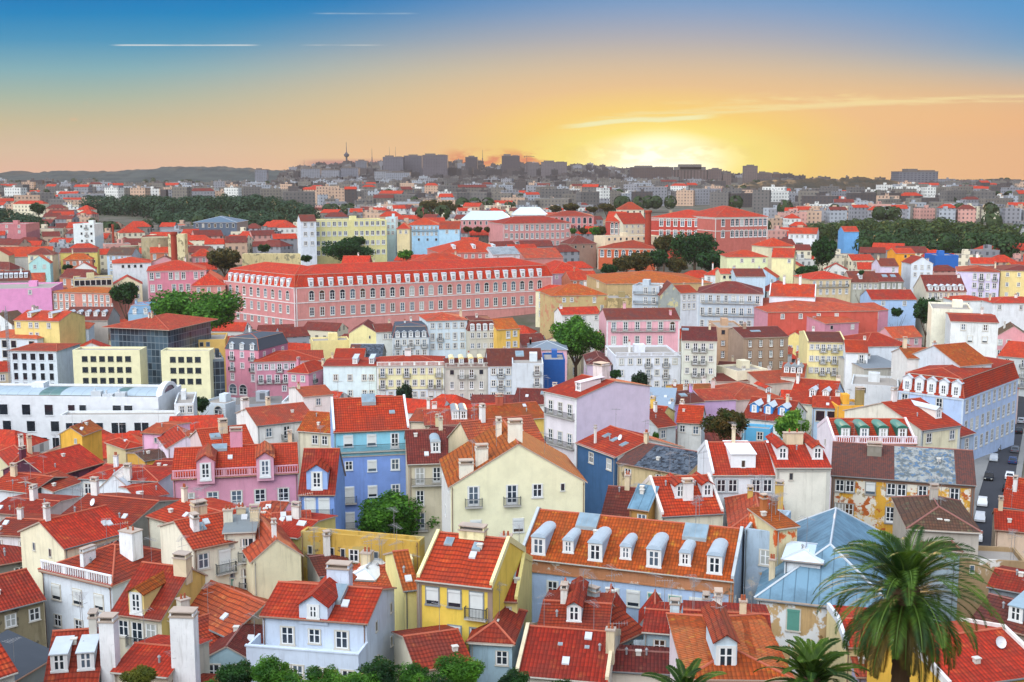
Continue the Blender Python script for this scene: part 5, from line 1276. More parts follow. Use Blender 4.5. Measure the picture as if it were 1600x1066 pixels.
M('red-orange rear roofs stepping right of the palace', (862, 428, 916, 426), 13, 24, 408, 'c09ab0', 'r', t='h', win='s.bb', D=500)
M('salmon roofed wing between the palace and the red brick school', (820, 404, 880, 402), 12, 20, 388, 'd08c84', 's', win='...', D=530)
M('large pale yellow school block with long window strips and a roof tower', (482, 345, 604, 343), 20, 20, None, 'e4dd9c', 'm', t='f', win='sssssss.ssssss/sssssss.ssssss/sssssss.ssssss/sssssss.ssssss', D=560, sh=4.6, fsc=1.5, sur='dfe0c8', name='school', cat='school', ch=[])
M('white and blue end block on the left of the pale yellow school', (470, 346, 494, 345), 20, 14, 336, 'd8dfe6', 'm', win='ss/ss/ss', D=545, fsc=1.3, sh=4.4)
M('light blue house row with white balconies right of the pale yellow school', (636, 352, 686, 352), 15, 16, 341, 'a9d0ea', 'r', t='h', win='sssssss/sssssss/d.d.d.d', D=610, lb=(0,))
M('plain light blue gabled house right of the light blue row', (686, 358, 718, 358), 14, 16, 346, 'b4d8ec', 'd', t='g', win='.s.s', D=600)
M('turquoise-white narrow house between the yellow school and the light blue row', (602, 340, 618, 340), 22, 12, None, 'c4e0e4', 'w', t='f', win='ss/ss/ss', D=580)
M('cream house with a red hip roof beside the narrow turquoise house', (620, 358, 640, 358), 12, 12, 348, 'e4d4a4', 'r', t='h', win='ss', D=570)
M('domed white glasshouse roof building in the upper centre', (720, 344, 800, 344), 12, 24, 330, 'c98c8c', 'w', t='h', win='ttttttttt', D=700, roofw=flatm('c4d4e0', .5), hin=.5)
M('white vaulted arcade roof left of the rose building', (800, 336, 856, 336), 11, 22, 324, 'd4dce2', 'w', t='h', win='aaaaaaaa', D=760, roofw=flatm('d0dae2', .5), hin=.5, fsc=1.5)
# --- left upper middle
M('pink house with a bright red hip roof and white paired windows, left of the palace', (230, 424, 322, 422), 16, 22, 407, 'd98898', 'r', t='h', win='ts.ttt.tt/ts.ttt.t', D=460, fsc=1.4, sh=4.8, trim='e0b4b8', left='')
M('bright magenta-pink blank factory wall at the left edge', (-30, 452, 80, 450), 14, 24, None, 'e69cc8', 'm', t='f', win='...s.', D=425, dirt=.1)
M('terracotta school with rows of white windows right of the magenta wall', (80, 456, 174, 459), 14, 16, 449, 'cf8878', 'o', t='h', win='tttt.ttttt/tttt.ttttt', D=425, fsc=1.2, trim=None)
M('yellow flat house with few dark windows on the upper left', (94, 395, 152, 394), 15, 16, 388, 'e4cf74', 'm', t='g', win='..d.d./.d.d.d', D=560, dirt=.5)
M('white house with rows of tiny windows and a red roof strip, upper left', (176, 412, 236, 410), 13, 18, 402, 'dfe6e8', 'r', win='.dddd./.....', D=500, t='h')
M('white tower block with dark balcony slots, upper left', (114, 350, 147, 350), 26, 14, None, 'dfe6e4', 'w', t='f', win='.dfd/.dfd/.dfd/.dfd', D=640, name='tower_block', cat='apartment building', sh=4)
M('cream arcaded market building with square openings, upper left', (114, 436, 176, 434), 10, 14, None, 'cdbf94', 'b', t='f', win='ggggggg', D=470)
M('yellow house with red tiled wings and white chimneys near the left edge', (22, 500, 92, 502), 15, 14, 486, 'ecd488', 'r', win='s.ss.s./..ss...', D=350, dorm='.g..g.', dc='ecd488')
M('maroon roofed house with white dormers below the terracotta school', (100, 500, 168, 500), 13, 12, 480, 'b8aea4', 'm', dorm='ggggg', D=380)
M('light blue mansard house in front of the great dark tree', (200, 490, 238, 490), 15, 12, 473, '9cbfd8', 's', t='m', mt=(2.6, .8), roofw=flatm('6f93b0', .6), dorm='gg', drc='w', D=385)
M('mint green gabled house on the upper left', (45, 412, 78, 410), 12, 10, 400, 'b8e4e0', 'r', t='x', win='ss', D=520)
M('maroon dormered row at the left edge', (-20, 440, 46, 438), 12, 14, 424, 'b8a8a4', 'm', dorm='ssssssss', D=455, win='')
M('bright red long roof at the left edge, upper row', (-20, 402, 80, 396), 10, 16, 386, 'c8c4bc', 'r', D=580)
M('dusky rose housing block with brown windows at the left edge', (-20, 350, 40, 350), 16, 20, 345, 'c47c80', 'b', t='f', win='sss/sss', D=680)
M('slate blue roofed market hall in the left distance', (302, 348, 370, 348), 9, 30, 338, '5c6878', 'w', t='h', roofw=flatm('5c7184', .6), win='ttttttt', D=700)
M('blue tarpaulin covered house front on the right hillside', (1462, 399, 1498, 399), 15, 14, None, '2f6ab8', 'w', t='f', wallmat=flatm('2a66b4', .8), D=520, ch=[])
M('small light blue gabled house front on the right hillside', (1319, 362, 1342, 362), 12, 12, 354, '6fa8dc', 'r', win='', D=650)
M('bright orange gabled house on the right hillside', (1400, 396, 1430, 396), 13, 12, 388, 'f0a030', 'r', t='g', win='.dd', D=510)
M('white gable with bay windows right of the bright orange house', (1424, 412, 1458, 412), 14, 12, 402, 'dde4e8', 'd', t='x', win='sss/sss', D=480)
M('lilac apartment block with six rows of windows at the right', (1496, 424, 1562, 426), 20, 22, 416, 'd9d0ea', 'd', t='h', win='..tftf/..sfts/..tstt/..sftf', right='', D=440, sh=3.6, fsc=1.2)
M('pale yellow apartment block at the right edge above the lilac one', (1564, 423, 1640, 424), 20, 20, 414, 'efd894', 'm', t='h', win='ssss/ssss/ssss', D=440, sh=3.8, sur='f0e4b8')
M('cream house with dark dormers in a red roof, right upper middle', (1448, 455, 1510, 455), 12, 14, 430, 'cfc9b4', 'm', dorm='gggggg', win='tfttftt', D=420, drc='w', df=.05, dw=1.6)
M('cream balconied house with an orange-red roof at the right upper middle', (1266, 437, 1330, 436), 15, 16, 424, 'd8c49c', 'r', t='h', win='tttttt/tttttt', lb=(0,), D=450)
M('long grey house with a maroon roof right of the cream balconied house', (1330, 441, 1374, 441), 13, 14, 424, 'b4b4a4', 'm', win='ttttt', dorm='.g..', D=452)
M('dark grey house with two white skylights in a maroon roof', (1374, 440, 1412, 440), 13, 14, 427, '8a8c80', 'm', win='tttt', D=452, sky=[(.35,.5,2,2,.2), (.7,.5,2,2,.2)])
M('white gabled twin chimneyed house at the right upper middle', (1202, 462, 1274, 464), 12, 12, 444, 'dfe6ee', 'r', t='g', pv='e8eef2', win='', D=400, ch=[(.3,.5,1.2,.8,.8), (.65,.5,1.2,.8,.8)], chc='e9eef2')
M('pale blue long house with two maroon roofs right of the red factory roof', (1362, 468, 1432, 468), 11, 14, 453, 'a9c4e4', 'd', win='.s..s.', D=420)
M('white tall house wall with a hint of red roof, right middle', (1490, 470, 1548, 470), 10, 12, 462, 'e3e6e4', 'r', t='h', win='.s.s', D=410)
M('white house with a long red roof at the right edge middle', (1552, 474, 1640, 474), 10, 14, 464, 'e4e6e6', 'r', t='h', win='s.s.s', D=400)
M('lilac gabled house in the upper right middle', (1376, 416, 1404, 416), 14, 12, 404, 'dccfe0', 'm', win='.t', D=475)
M('pale yellow tall gable house left of the tall dark tree', (1206, 402, 1240, 404), 15, 14, 388, 'ece6b0', 'r', win='..s', D=490)
M('cream-yellow house with a red hip roof left upper middle of the dark tree', (1200, 386, 1240, 385), 14, 14, 372, 'e4d8b4', 'r', t='h', win='s.s', D=540)
M('white long house with red roof behind the tall dark tree', (1232, 365, 1276, 366), 13, 16, 356, 'dfe2e4', 'r', win='sssss', D=620)
M('pale yellow mint house with a red roof right of the dark trees', (1136, 402, 1200, 402), 13, 16, 391, 'e2e8b8', 'r', t='h', win='..s.s.s', D=500)
M('light blue gabled house at the centre right', (1150, 432, 1196, 432), 11, 14, 420, 'c4d8e4', 'm', win='..', D=460)
M('pale green-yellow long terrace behind the light blue gable', (1126, 428, 1156, 428), 9, 12, 420, 'e4dcb4', 's', win='ddd', D=470)
# ============================================================ TREES
tree('big round dark green tree crown left of the long pink palace', 306, 484, 64, 372, 'g', .82, n=12000, q=.035, seed=1, wide=1.1)
tree('round bright green tree beside the pink mansion with the iron balcony', 900, 526, 44, 350, 'g', 1.0, n=9000, q=.045, seed=2, wide=1.0)
tree('autumn-tinted round tree with red-brown leaves in the middle right', 1136, 662, 38, 206, 'a', .95, n=6000, q=.05, seed=3)
tree('light green ragged tree right of the turquoise wall', 1236, 664, 27, 206, 'l', 1.3, n=2600, q=.08, seed=4)
tree('dense dark green bush tree filling the yard below the tall blue house', 622, 806, 64, 150, 'g', .72, n=12000, q=.04, seed=5, wide=1.1)
tree('dark tree cluster crown between the white tower block and the terracotta school', 196, 456, 23, 420, 'd', 1.15, n=2600, q=.08, seed=6)
tree('dark conifer-like tree in front of the pale yellow and white ornate house', 632, 620, 15, 280, 'b', 1.9, n=2600, q=.09, seed=7)
tree('dark round tree at the corner of the white modern office block', 313, 631, 14, 285, 'd', 1.3, n=2600, q=.08, seed=8)
tree('slender twin tree in front of the white ornate house', 1000, 598, 15, 290, 'b', 1.6, n=2600, q=.09, seed=7)
tree('small dark bushy tree left of the white ornate house', 961, 584, 11, 292, 'd', 1.0, n=2600, q=.09, seed=6)
tree('small green climbing tree by the two white chimneys', 1024, 682, 6, 210, 'g', 2.2, n=2600, q=.1, seed=6)
tree('tall dark tree between the cream villas at the upper right', 1287, 391, 21, 500, 'd', 1.5, n=2600, q=.08, seed=8)
tree('low dark tree group left of the tall dark upper right tree', 1262, 424, 20, 470, 'd', .8, n=2600, q=.08, seed=6)
tree('dark tree behind the cream house on the right middle', 1448, 484, 22, 400, 'd', 1.3, n=2600, q=.07, seed=8)
tree('dark spreading tree in front of the pale yellow school block', 540, 390, 42, 540, 'd', .6, n=6000, q=.045, seed=2)
tree('bright green small tree right of the yellow school block', 634, 397, 13, 540, 'g', .9, n=2600, q=.09, seed=6)
tree('dark green tree at the left end of the palace roof', 350, 404, 26, 520, 'o', .95, n=2600, q=.07, seed=8)
tree('largest dark tree of the hospital garden, nearest its front', 1086, 386, 37, 560, 'd', 1.05, n=6000, q=.045, seed=1)
tree('dark domed tree right of the largest hospital garden tree', 1118, 408, 30, 540, 'd', .85, n=2600, q=.07, seed=8)
tree('rusty green tree left of the largest hospital garden tree', 1038, 380, 18, 575, 'o', 1.3, n=2600, q=.09, seed=6)
for i, (x, y, r, kd) in enumerate(((952, 420, 10, 'd'), (975, 412, 13, 'o'), (1000, 408, 16, 'o'), (1026, 402, 15, 'd'), (1058, 414, 12, 'o'), (1140, 412, 12, 'd'), (1156, 410, 8, 'd'))):
    tree(['dark bushy tree at the left end of the school garden row', 'small brown-green tree second from the left of the school garden row', 'olive tree crown in front of the red brick school', 'dark crown right of the olive tree at the brick school', 'rusty crown below the largest hospital garden tree', 'dark tree right of the domed hospital garden tree', 'last small dark tree at the right end of the school garden row'][i],
         x, y, r * 1.45, 520, kd, .95, seed=6 + i % 3, group='trees of the school garden')
for i in range(4):
    tree(['leftmost', 'second', 'third', 'rightmost'][i] + ' clipped street tree in the row before the domed glasshouse building', 730 + i*17, 358, 8, 655, 'o', .9, seed=6, n=2600, group='clipped street trees')
for i, x in enumerate((896, 912, 930, 938)):
    tree(['leftmost', 'second', 'third', 'rightmost'][i] + ' small tree in the row between the pink institute and the brick hall', x, 361, 7 + i*1.5, 640, ('g', 'o')[i % 2], .9, seed=7, group='small trees by the institute')
for i, (x, y, r) in enumerate(((868, 326, 11), (892, 324, 14), (925, 327, 10), (948, 324, 13))):
    tree(['leftmost', 'second', 'third', 'rightmost'][i] + ' dark hilltop tree behind the rose building', x, y, r, 900, 'o', .7, seed=8, group='hilltop trees behind the rose building')
for i, (x, y, r) in enumerate(((672, 320, 17), (694, 322, 18), (713, 325, 12))):
    tree(['left', 'middle', 'right'][i] + ' one of three dark green crowns behind the light blue house row', x, y, r, 950, 'o', .75, seed=6, group='three crowns behind the light blue row')
for i, (x, y, r) in enumerate(((412, 388, 10), (478, 404, 9), (560, 377, 12), (60, 326, 14), (1412, 545, 8), (1345, 426, 6), (105, 418, 8), (1402, 488, 11))):
    tree(['small dark tree by the yellow stained wall left of the school', 'little tree behind the left palace roof', 'dark tree against the yellow school windows', 'dark tree below the grey hill tower on the left', 'small bushy tree right of the arched hall', 'tiny tree by the long grey maroon-roofed house', 'small tree behind the yellow flat house', 'small palm-like bush by the cream house right middle'][i],
         x, y, r, (560, 490, 556, 1000, 292, 450, 520, 402)[i], 'd', .9, seed=7)
# feathery treetops along the bottom edge
for i, (x, y, r, D_) in enumerate(((372, 1062, 32, 74), (432, 1056, 34, 70), (505, 1068, 30, 72), (590, 1062, 40, 68), (655, 1064, 32, 76), (712, 1054, 36, 70), (806, 1072, 28, 74), (214, 1062, 26, 80), (330, 1086, 24, 74), (872, 1082, 24, 74), (560, 1090, 40, 66), (470, 1092, 40, 66), (680, 1092, 40, 66))):
    tree(['leafy treetop in front of the light blue gabled cottage', 'feathery treetop before the left half of the pale blue terrace house', 'low treetop before the middle of the pale blue terrace house', 'broad treetop below the cream house with the brick-red firewall', 'treetop left of the big dark one at the bottom edge', 'big dark treetop in front of the low brown-red roof', 'low treetop under the light blue house with the dark window', 'yellow-green treetop between the two white chimney towers', 'lowest treetop at the bottom left of the tree row', 'lowest treetop at the right end of the tree row', 'bottom-most treetop in the middle of the row', 'bottom-most treetop left of the middle', 'bottom-most treetop right of the middle'][i],
         x, y - (5 if i != 7 else 0), r * 1.12, D_, 'y' if i == 7 else ('g' if i % 3 else 'd'), .9, n=6000, q=.07, seed=10 + i % 3, group='treetops along the bottom edge')

# ------------------------------------------------------------ palms
def palm(label, cx, cy, D, rad, nf, seed, droop=1.0, lw=.05, trunk_r=.42):
    rg = random.Random(seed); c = P(cx, cy, D); gz = ground(D); root = link('palm_tree', None, None, (c.x, c.y, gz)); tag(root, label, 'palm tree')
    h = c.z - gz; a = MB()
    for i in range(nf):
        f_ = (i + .5) / nf
        az = i * 2.39996 + rg.uniform(-.2, .2)
        el = R(88 - 136 * f_ ** .95 + rg.uniform(-7, 7)); L = rad * rg.uniform(.88, 1.12) * (.86 + .2 * math.sin(math.pi * min(1, f_*1.4)))
        p = Vector((0, 0, .2 - f_ * .7)); e = el; seg = 15; st = L / seg; side = Vector((-math.sin(az), math.cos(az), 0)); pts = [p.copy()]
        for j in range(seg):
            d = Vector((math.cos(az) * math.cos(e), math.sin(az) * math.cos(e), math.sin(e)))
            p = p + d * st; pts.append(p.copy()); e -= R(3.2 + 6.5 * j / seg) * droop * (1.0 if f_ < .75 else .7)
            if e < R(-88): e = R(-88)
        tw = rg.uniform(-.35, .35)
        mi = 0 if f_ < .8 - .15 * rg.random() else 1
        for j in range(seg):
            A_, B_ = pts[j], pts[j+1]; ax = (B_ - A_).normalized(); up = side.cross(ax); up = up if up.z > 0 else -up
            w = .035 * (1 - j / seg) + .012
            a.poly([A_ - side*w, A_ + side*w, B_ + side*w, B_ - side*w], 2)
            if j < 1: continue
            for k2 in range(6):
                q0 = A_.lerp(B_, k2 / 6); t_ = (j + k2/6) / seg
                ll = rad * .15 * math.sin(math.pi * min(1, .16 + t_ * .84)) ** .6 * rg.uniform(.85, 1.1) + .05
                for s_ in (-1, 1):
                    dr = (side * s_ * .75 + ax * .75 + up * (.28 + tw * s_)).normalized()
                    tip = q0 + dr * ll - Vector((0, 0, ll * .18)); wv = ax * lw * .6 
                    mid = q0.lerp(tip, .5) + up * .02
                    a.poly([q0 - wv*.5, mid - wv, tip, mid + wv], mi)
    link('crown', a.mesh('crown', [leaf('1a3c12', '648628'), leaf('4a4218', '857030'), flatm('4f6a24', .6)]), root, (0, 0, h))
    b = MB(); n = 30
    for i in range(n):
        z0, z1 = -1 + (h + .6) * i / n, -1 + (h + .6) * (i + 1) / n
        b.tube((0, 0, z0), (0, 0, z1), trunk_r * (1.12 if i > n - 3 else 1), trunk_r * .86, 12)
    b.lathe([(trunk_r, -1.3), (trunk_r * 1.7, -.6), (trunk_r * 1.9, 0), (trunk_r * .8, .45)], (0, 0, h), 14)
    link('trunk', b.mesh('trunk', [flatm('5a4430', .95)]), root)
palm('large date palm with a full drooping crown at the lower right', 1414, 928, 47, 3.95, 96, 3, 1.05, .04)
palm('smaller palm crown rising from the bottom edge left of the large palm', 1268, 1072, 44, 2.4, 70, 5, .9, .05, .3)
palm('palm with only its frond tips showing at the bottom edge', 1070, 1098, 44, 1.9, 44, 8, .8, .045, .3)

# ------------------------------------------------------------ laundry
def laundry(px, py, D, cols, base_label, w=.5, h=.7):
    for i, (c, nm) in enumerate(cols):
        p = P(px + i * w * 1.12 * F / D, py, D)
        a = MB(); n = 5
        for j in range(n):
            for f_ in (0,):
                x0, x1 = w * j / n, w * (j + 1) / n
                y0, y1 = .05 * math.sin(j * 1.9 + i), .05 * math.sin((j + 1) * 1.9 + i)
                hh = h * (.8 + .35 * ((i * 7) % 3) / 2)
                a.poly([(x0, y0 * .3, 0), (x0, y0, -hh), (x1, y1, -hh), (x1, y1 * .3, 0)])
                a.poly([(x0, y0 * .3 + .02, 0), (x1, y1 * .3 + .02, 0), (x1, y1 + .02, -hh), (x0, y0 + .02, -hh)])
        o = link('hanging_laundry', a.mesh('hanging_laundry', [flatm(c, .9)]), None, p)
        tag(o, nm + ' ' + base_label, 'laundry', 'washing hung out to dry')
laundry(1027, 930, 112.5, [('2a3aa0', 'dark blue cloth'), ('e8b030', 'yellow cloth'), ('2a4ac0', 'blue shirt'), ('3a2a8a', 'violet cloth'), ('3f7fd0', 'sky blue shirt'), ('5a8fd8', 'light blue cloth'), ('e8ecf0', 'white cloth'), ('b03028', 'red cloth')], 'on the line under the teal shutters of the long blue-grey house')
laundry(925, 922, 116, [('c8a8d8', 'lilac sheet'), ('b498d0', 'purple sheet')], 'beside the small red gabled attic', .7, .9)
laundry(753, 800, 148, [('4a78c8', 'blue towel'), ('e2e8f2', 'white shirt'), ('3f6cc0', 'deep blue towel'), ('dfe6f4', 'pale shirt'), ('4f86d0', 'mid blue cloth'), ('e6ecf4', 'small white towel')], 'below the lower window of the big cream gabled house', .62, .45)
laundry(990, 1000, 98, [('dce8f0', 'white bath towel')], 'hanging beside the open attic of the blue-white house', .9, 1.1)
laundry(1196, 760, 172, [('e8b4d4', 'pink cloth')], 'under the right window of the white gabled house', .8, 1.0)

# ============================================================ DISTANT LANDMARKS
def block(label, x0, y0, x1, y1, D, c, dep=None, tiers=(), name='tower_block', cat='tower block', mu=4, mv=3.4, fu=.5, fv=.5, dark='30343c', base=None, group=None, flat=True, antn=0):
    a_, b_ = P(x0, y0, D), P(x1, y0, D); w = b_.x - a_.x; gz = min(ground(D) - 3, zy(y1, D)); z = a_.z
    root = link(name, None, None, (a_.x, D, gz)); tag(root, label, cat, group); dep = dep or w * .6; hh = z - gz
    m = MB(); m.box(0, 0, 0, w, dep, hh)
    link('wall', m.mesh('wall', [facade(c, dark, mu, mv, fu, fv)], uv=True), root)
    r_ = MB(); r_.box(-.3, -.3, hh + .003, w + .3, dep + .3, hh + 1.2)
    for (f0, f1, up) in tiers:
        z0 = hh + 1.2; r_.box(w*f0, dep*.15, z0 - .5, w*f1, dep*.85, hh + up * D / F)
    link('roof', r_.mesh('roof', [flatm('6a6460', .9)]), root)
    for i in range(antn):
        q = MB(); q.tube((0, 0, 0), (0, 0, 26), .5, .2, 5); link('mast', q.mesh('mast', [flatm('5a5a60')]), root, (w * (.3 + .3 * i), dep * .5, hh))
    HOUSES.append((a_.x + w/2, D + dep/2, w * .6, w, dep))
    return root
G3 = 'tower blocks on the skyline'
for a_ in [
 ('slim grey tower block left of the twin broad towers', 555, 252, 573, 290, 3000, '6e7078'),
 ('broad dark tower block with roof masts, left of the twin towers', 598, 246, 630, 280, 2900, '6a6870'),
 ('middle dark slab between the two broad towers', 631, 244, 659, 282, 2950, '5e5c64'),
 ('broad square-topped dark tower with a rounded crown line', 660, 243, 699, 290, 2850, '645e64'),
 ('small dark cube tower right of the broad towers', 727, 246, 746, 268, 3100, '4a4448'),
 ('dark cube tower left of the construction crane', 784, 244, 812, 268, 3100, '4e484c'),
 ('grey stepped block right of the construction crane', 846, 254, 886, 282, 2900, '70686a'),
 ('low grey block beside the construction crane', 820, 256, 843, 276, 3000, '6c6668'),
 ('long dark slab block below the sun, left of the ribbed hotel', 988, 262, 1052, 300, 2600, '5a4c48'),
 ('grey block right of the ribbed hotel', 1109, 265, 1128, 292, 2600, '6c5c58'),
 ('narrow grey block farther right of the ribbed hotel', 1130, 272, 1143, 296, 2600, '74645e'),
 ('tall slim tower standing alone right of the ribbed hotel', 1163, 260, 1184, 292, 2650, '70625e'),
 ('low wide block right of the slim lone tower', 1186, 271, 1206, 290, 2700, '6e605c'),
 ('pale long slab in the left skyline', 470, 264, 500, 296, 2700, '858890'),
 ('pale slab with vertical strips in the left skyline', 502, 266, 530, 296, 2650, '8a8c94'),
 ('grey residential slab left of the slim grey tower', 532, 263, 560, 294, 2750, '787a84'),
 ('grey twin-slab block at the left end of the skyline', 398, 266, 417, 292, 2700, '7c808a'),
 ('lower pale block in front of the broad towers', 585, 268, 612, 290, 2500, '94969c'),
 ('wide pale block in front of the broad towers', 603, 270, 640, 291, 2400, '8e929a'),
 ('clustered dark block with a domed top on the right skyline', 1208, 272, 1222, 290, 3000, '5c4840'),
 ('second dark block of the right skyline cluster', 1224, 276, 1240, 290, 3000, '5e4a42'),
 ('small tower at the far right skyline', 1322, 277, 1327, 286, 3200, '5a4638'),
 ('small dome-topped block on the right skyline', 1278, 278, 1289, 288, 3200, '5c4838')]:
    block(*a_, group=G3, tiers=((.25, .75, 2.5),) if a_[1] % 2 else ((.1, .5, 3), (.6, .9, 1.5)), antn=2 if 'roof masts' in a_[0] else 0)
block('ribbed concrete hotel with a stepped top in front of the sunset', 1052, 266, 1108, 298, 2500, '6a5a56', mu=7, fu=.45, mv=400, fv=.99, dark='35302f', tiers=((.08, .92, 5), (.2, .8, 9)), name='hotel', cat='hotel')
big = block('big grey-white hospital-like tower block with a wide striped lower part at the right', 1405, 269, 1466, 312, 1900, '6f6f76', dep=40, tiers=((.25, .5, 5), (.55, .95, 3)), mu=6)
b2 = block('x', 1402, 290, 1474, 314, 1870, '8e8e92', dep=30, mu=900, mv=4.6, fu=.99, fv=.45, dark='4c5058')
absorb(big, b2)
# radio tower, crane, masts
def mast(label, px, y0, y1, D, bulb=None, name='radio_mast', r=1.2):
    c = P(px, y0, D); g_ = zy(y1, D); root = link(name, None, None, (c.x, D, g_ - 12)); tag(root, label, 'mast'); h = c.z - g_ + 12
    a = MB(); a.tube((0, 0, 0), (0, 0, h * .62), r * 1.5, r * 1.1, 8); a.tube((0, 0, h * .62), (0, 0, h), r * .7, r * .25, 6)
    link('shaft', a.mesh('shaft', [flatm('4c4c54')]), root)
    if bulb:
        b = MB(); b.lathe([(r, -6), (r * 3.4, -2), (r * 3.6, 3), (r * 2, 5), (r, 9)], (0, 0, h * bulb), 12); link('gallery', b.mesh('gallery', [flatm('4c4c54')]), root)
mast('tall communications tower with a round gallery on the left skyline', 541, 222, 265, 3400, .58, 'communications_tower', 2.2)
mast('thin radio mast right of the communications tower', 581, 232, 262, 3400)
mast('thin mast between the two small cube towers', 754, 234, 262, 3400)
mast('thin radio mast at the far left skyline', 475, 250, 266, 3400, None, 'radio_mast', .8)
def crane(label, px, py, base, D, arm, col, name='tower_crane'):
    c = P(px, py, D); g_ = min(zy(base, D), ground(D)); root = link(name, None, None, (c.x, D, g_)); tag(root, label, 'crane'); h = c.z - g_
    s_ = D / F
    a = MB(); w = max(.25, .55 * s_)
    for x in (-w, w):
        for y in (-w, w): a.tube((x, y, 0), (x, y, h), w * .18, n=4)
    n = int(h / (3 * w))
    for i in range(n):
        z0, z1 = h * i / n, h * (i + 1) / n
        for y in (-w, w): a.tube((-w, y, z0), (w, y, z1), w * .12, n=4); 
        for x in (-w, w): a.tube((x, -w, z0), (x, w, z1), w * .12, n=4)
    link('tower', a.mesh('tower', [flatm(col)]), root)
    b = MB(); b.box(-arm * .35 * s_, -w * .5, h, arm * s_, w * .5, h + w); b.tube((0, 0, h), (0, 0, h + 5 * w), w * .3, n=4)
    b.tube((0, 0, h + 5 * w), (arm * .8 * s_, 0, h + w), w * .1, n=4); b.tube((0, 0, h + 5 * w), (-arm * .33 * s_, 0, h + w), w * .1, n=4); b.box(-arm*.35*s_, -w, h - 2*w, -arm*.25*s_, w, h)
    link('jib', b.mesh('jib', [flatm(col)]), root)
crane('construction crane silhouetted on the skyline left of the sun', 823, 245, 270, 3000, 12, '4a3a38')
crane('orange tower crane among the hillside blocks in the upper centre', 776, 300, 345, 1500, 7, 'c8642c')
crane('lattice crane mast at the left edge in front of the white block', 9, 486, 615, 300, -1, '9a9ca0')
def stack(label, px, y0, y1, D, r, c='9c3f2c'):
    p = P(px, y0, D); g_ = min(zy(y1, D), ground(D)); a = MB(); h = p.z - g_
    a.tube((0, 0, 0), (0, 0, h), r, r * .8, 12); a.tube((0, 0, h - .8), (0, 0, h + .4), r * 1.05, r * 1.05, 12)
    tag(link('factory_chimney', a.mesh('factory_chimney', [plaster(c, .4)]), None, (p.x, D, g_)), label, 'chimney', None)
stack('tall brick factory chimney in front of the grand hospital', 1013, 330, 388, 600, 1.9)
stack('tapering red brick chimney above the pink hip roofed house on the left', 271, 364, 410, 505, 1.6)
stack('thin brick chimney beside the grey houses on the left hillside', 176, 352, 376, 620, .7)
def bigwall(label, x0, x1, y0, y1, D, c, rnd=False):
    a_, b_ = P(x0, y0, D), P(x1, y0, D); g_ = ground(D); w = b_.x - a_.x; h = a_.z - g_; m = MB()
    if rnd:
        m.tube((w/2, w/2, 0), (w/2, w/2, h), w/2, w/2, 24)
    else: m.box(0, 0, 0, w, 5, h)
    o = link('old_wall', m.mesh('old_wall', [plaster(c, .9, [('8c8468', .55), ('c8b478', .66)])]), None, (a_.x, D, g_)); tag(o, label, 'wall')
bigwall('tall round stained stone bastion on the left hillside', 214, 260, 372, 410, 545, 'a89c7c', True)
bigwall('lower round stone drum left of the stained bastion', 184, 212, 385, 402, 550, 'a09880', True)
bigwall('long stained yellow garden wall left of the yellow school', 378, 470, 397, 412, 545, 'c8b888')
bigwall('cream old square tower beside the brick chimney', 262, 288, 366, 410, 530, 'd8cca0')
# ground-level garden wall by the tree at left
# ------------------------------------------------------------ woods read as one mass
def wood(label, pts, c1, c2, seed, n, rr=(5, 9), q=.9, per=150):
    rg = random.Random(seed); a = MB()
    for i in range(n):
        t = rg.random(); k2 = rg.randrange(len(pts) - 1)
        (xa, ya, Da), (xb, yb, Db) = pts[k2], pts[k2 + 1]
        px_ = xa + (xb - xa) * t; D_ = Da + (Db - Da) * t + rg.uniform(-70, 90); py = ya + (yb - ya) * t
        r = rg.uniform(*rr); X = (px_ - 800) / F * D_
        top = zy(py, D_) - rg.uniform(0, 1) ** 1.5 * 9 - r
        g_ = ground(D_)
        cz = max(g_ + r * .6, min(top, g_ + 22)) if False else top
        for j in range(per):
            d = Vector((rg.gauss(0, 1), rg.gauss(0, 1), rg.gauss(0, 1) + .3)).normalized()
            p = Vector((X, D_, cz)) + Vector((d.x * r, d.y * r, d.z * r * .85)) * (1 - .3 * rg.random())
            u = Vector((rg.gauss(0, 1), rg.gauss(0, 1), rg.gauss(0, 1))).normalized(); u = (u - d * u.dot(d)).normalized(); w = d.cross(u); s = q * rg.uniform(.6, 1.3)
            a.poly([p - u*s, p - w*s*.7, p + u*s, p + w*s*.7])
        a.tube((X, D_, g_ - 1), (X, D_, cz), .4, .3, 5, mi=1)
    tag(link('wood', a.mesh('wood', [leaf(c1, c2), flatm('4a3c2e')])), label, 'woodland', None, 'stuff')
wood('dark wooded park spread across the left hillside behind the old town', [(140, 302, 1150), (200, 300, 1120), (270, 303, 1050), (340, 300, 1000), (420, 300, 980), (500, 318, 960)], '24402a', '3c5a38', 1, 190, (7, 13), 1.3)
wood('lower skirt of the dark wooded park on the left hillside', [(240, 322, 900), (330, 322, 880), (430, 326, 860), (500, 332, 860)], '24402a', '42603a', 2, 90, (6, 11), 1.2)
wood('olive and dark green park belt across the right hillside', [(1262, 345, 820), (1330, 336, 830), (1400, 338, 800), (1470, 336, 800), (1540, 345, 780), (1640, 348, 760)], '22401e', '5c6a28', 3, 170, (6, 11), 1.2)
wood('nearer dark green slope of the right park belt', [(1330, 355, 700), (1420, 352, 690), (1500, 360, 680), (1560, 358, 660), (1640, 366, 640)], '203c1e', '3f6028', 4, 120, (5, 9), 1.1)
wood('dark trees on the slope at the far left edge', [(-30, 318, 780), (20, 322, 780), (70, 332, 760)], '22402a', '3c5a38', 5, 46, (6, 9), 1.1)
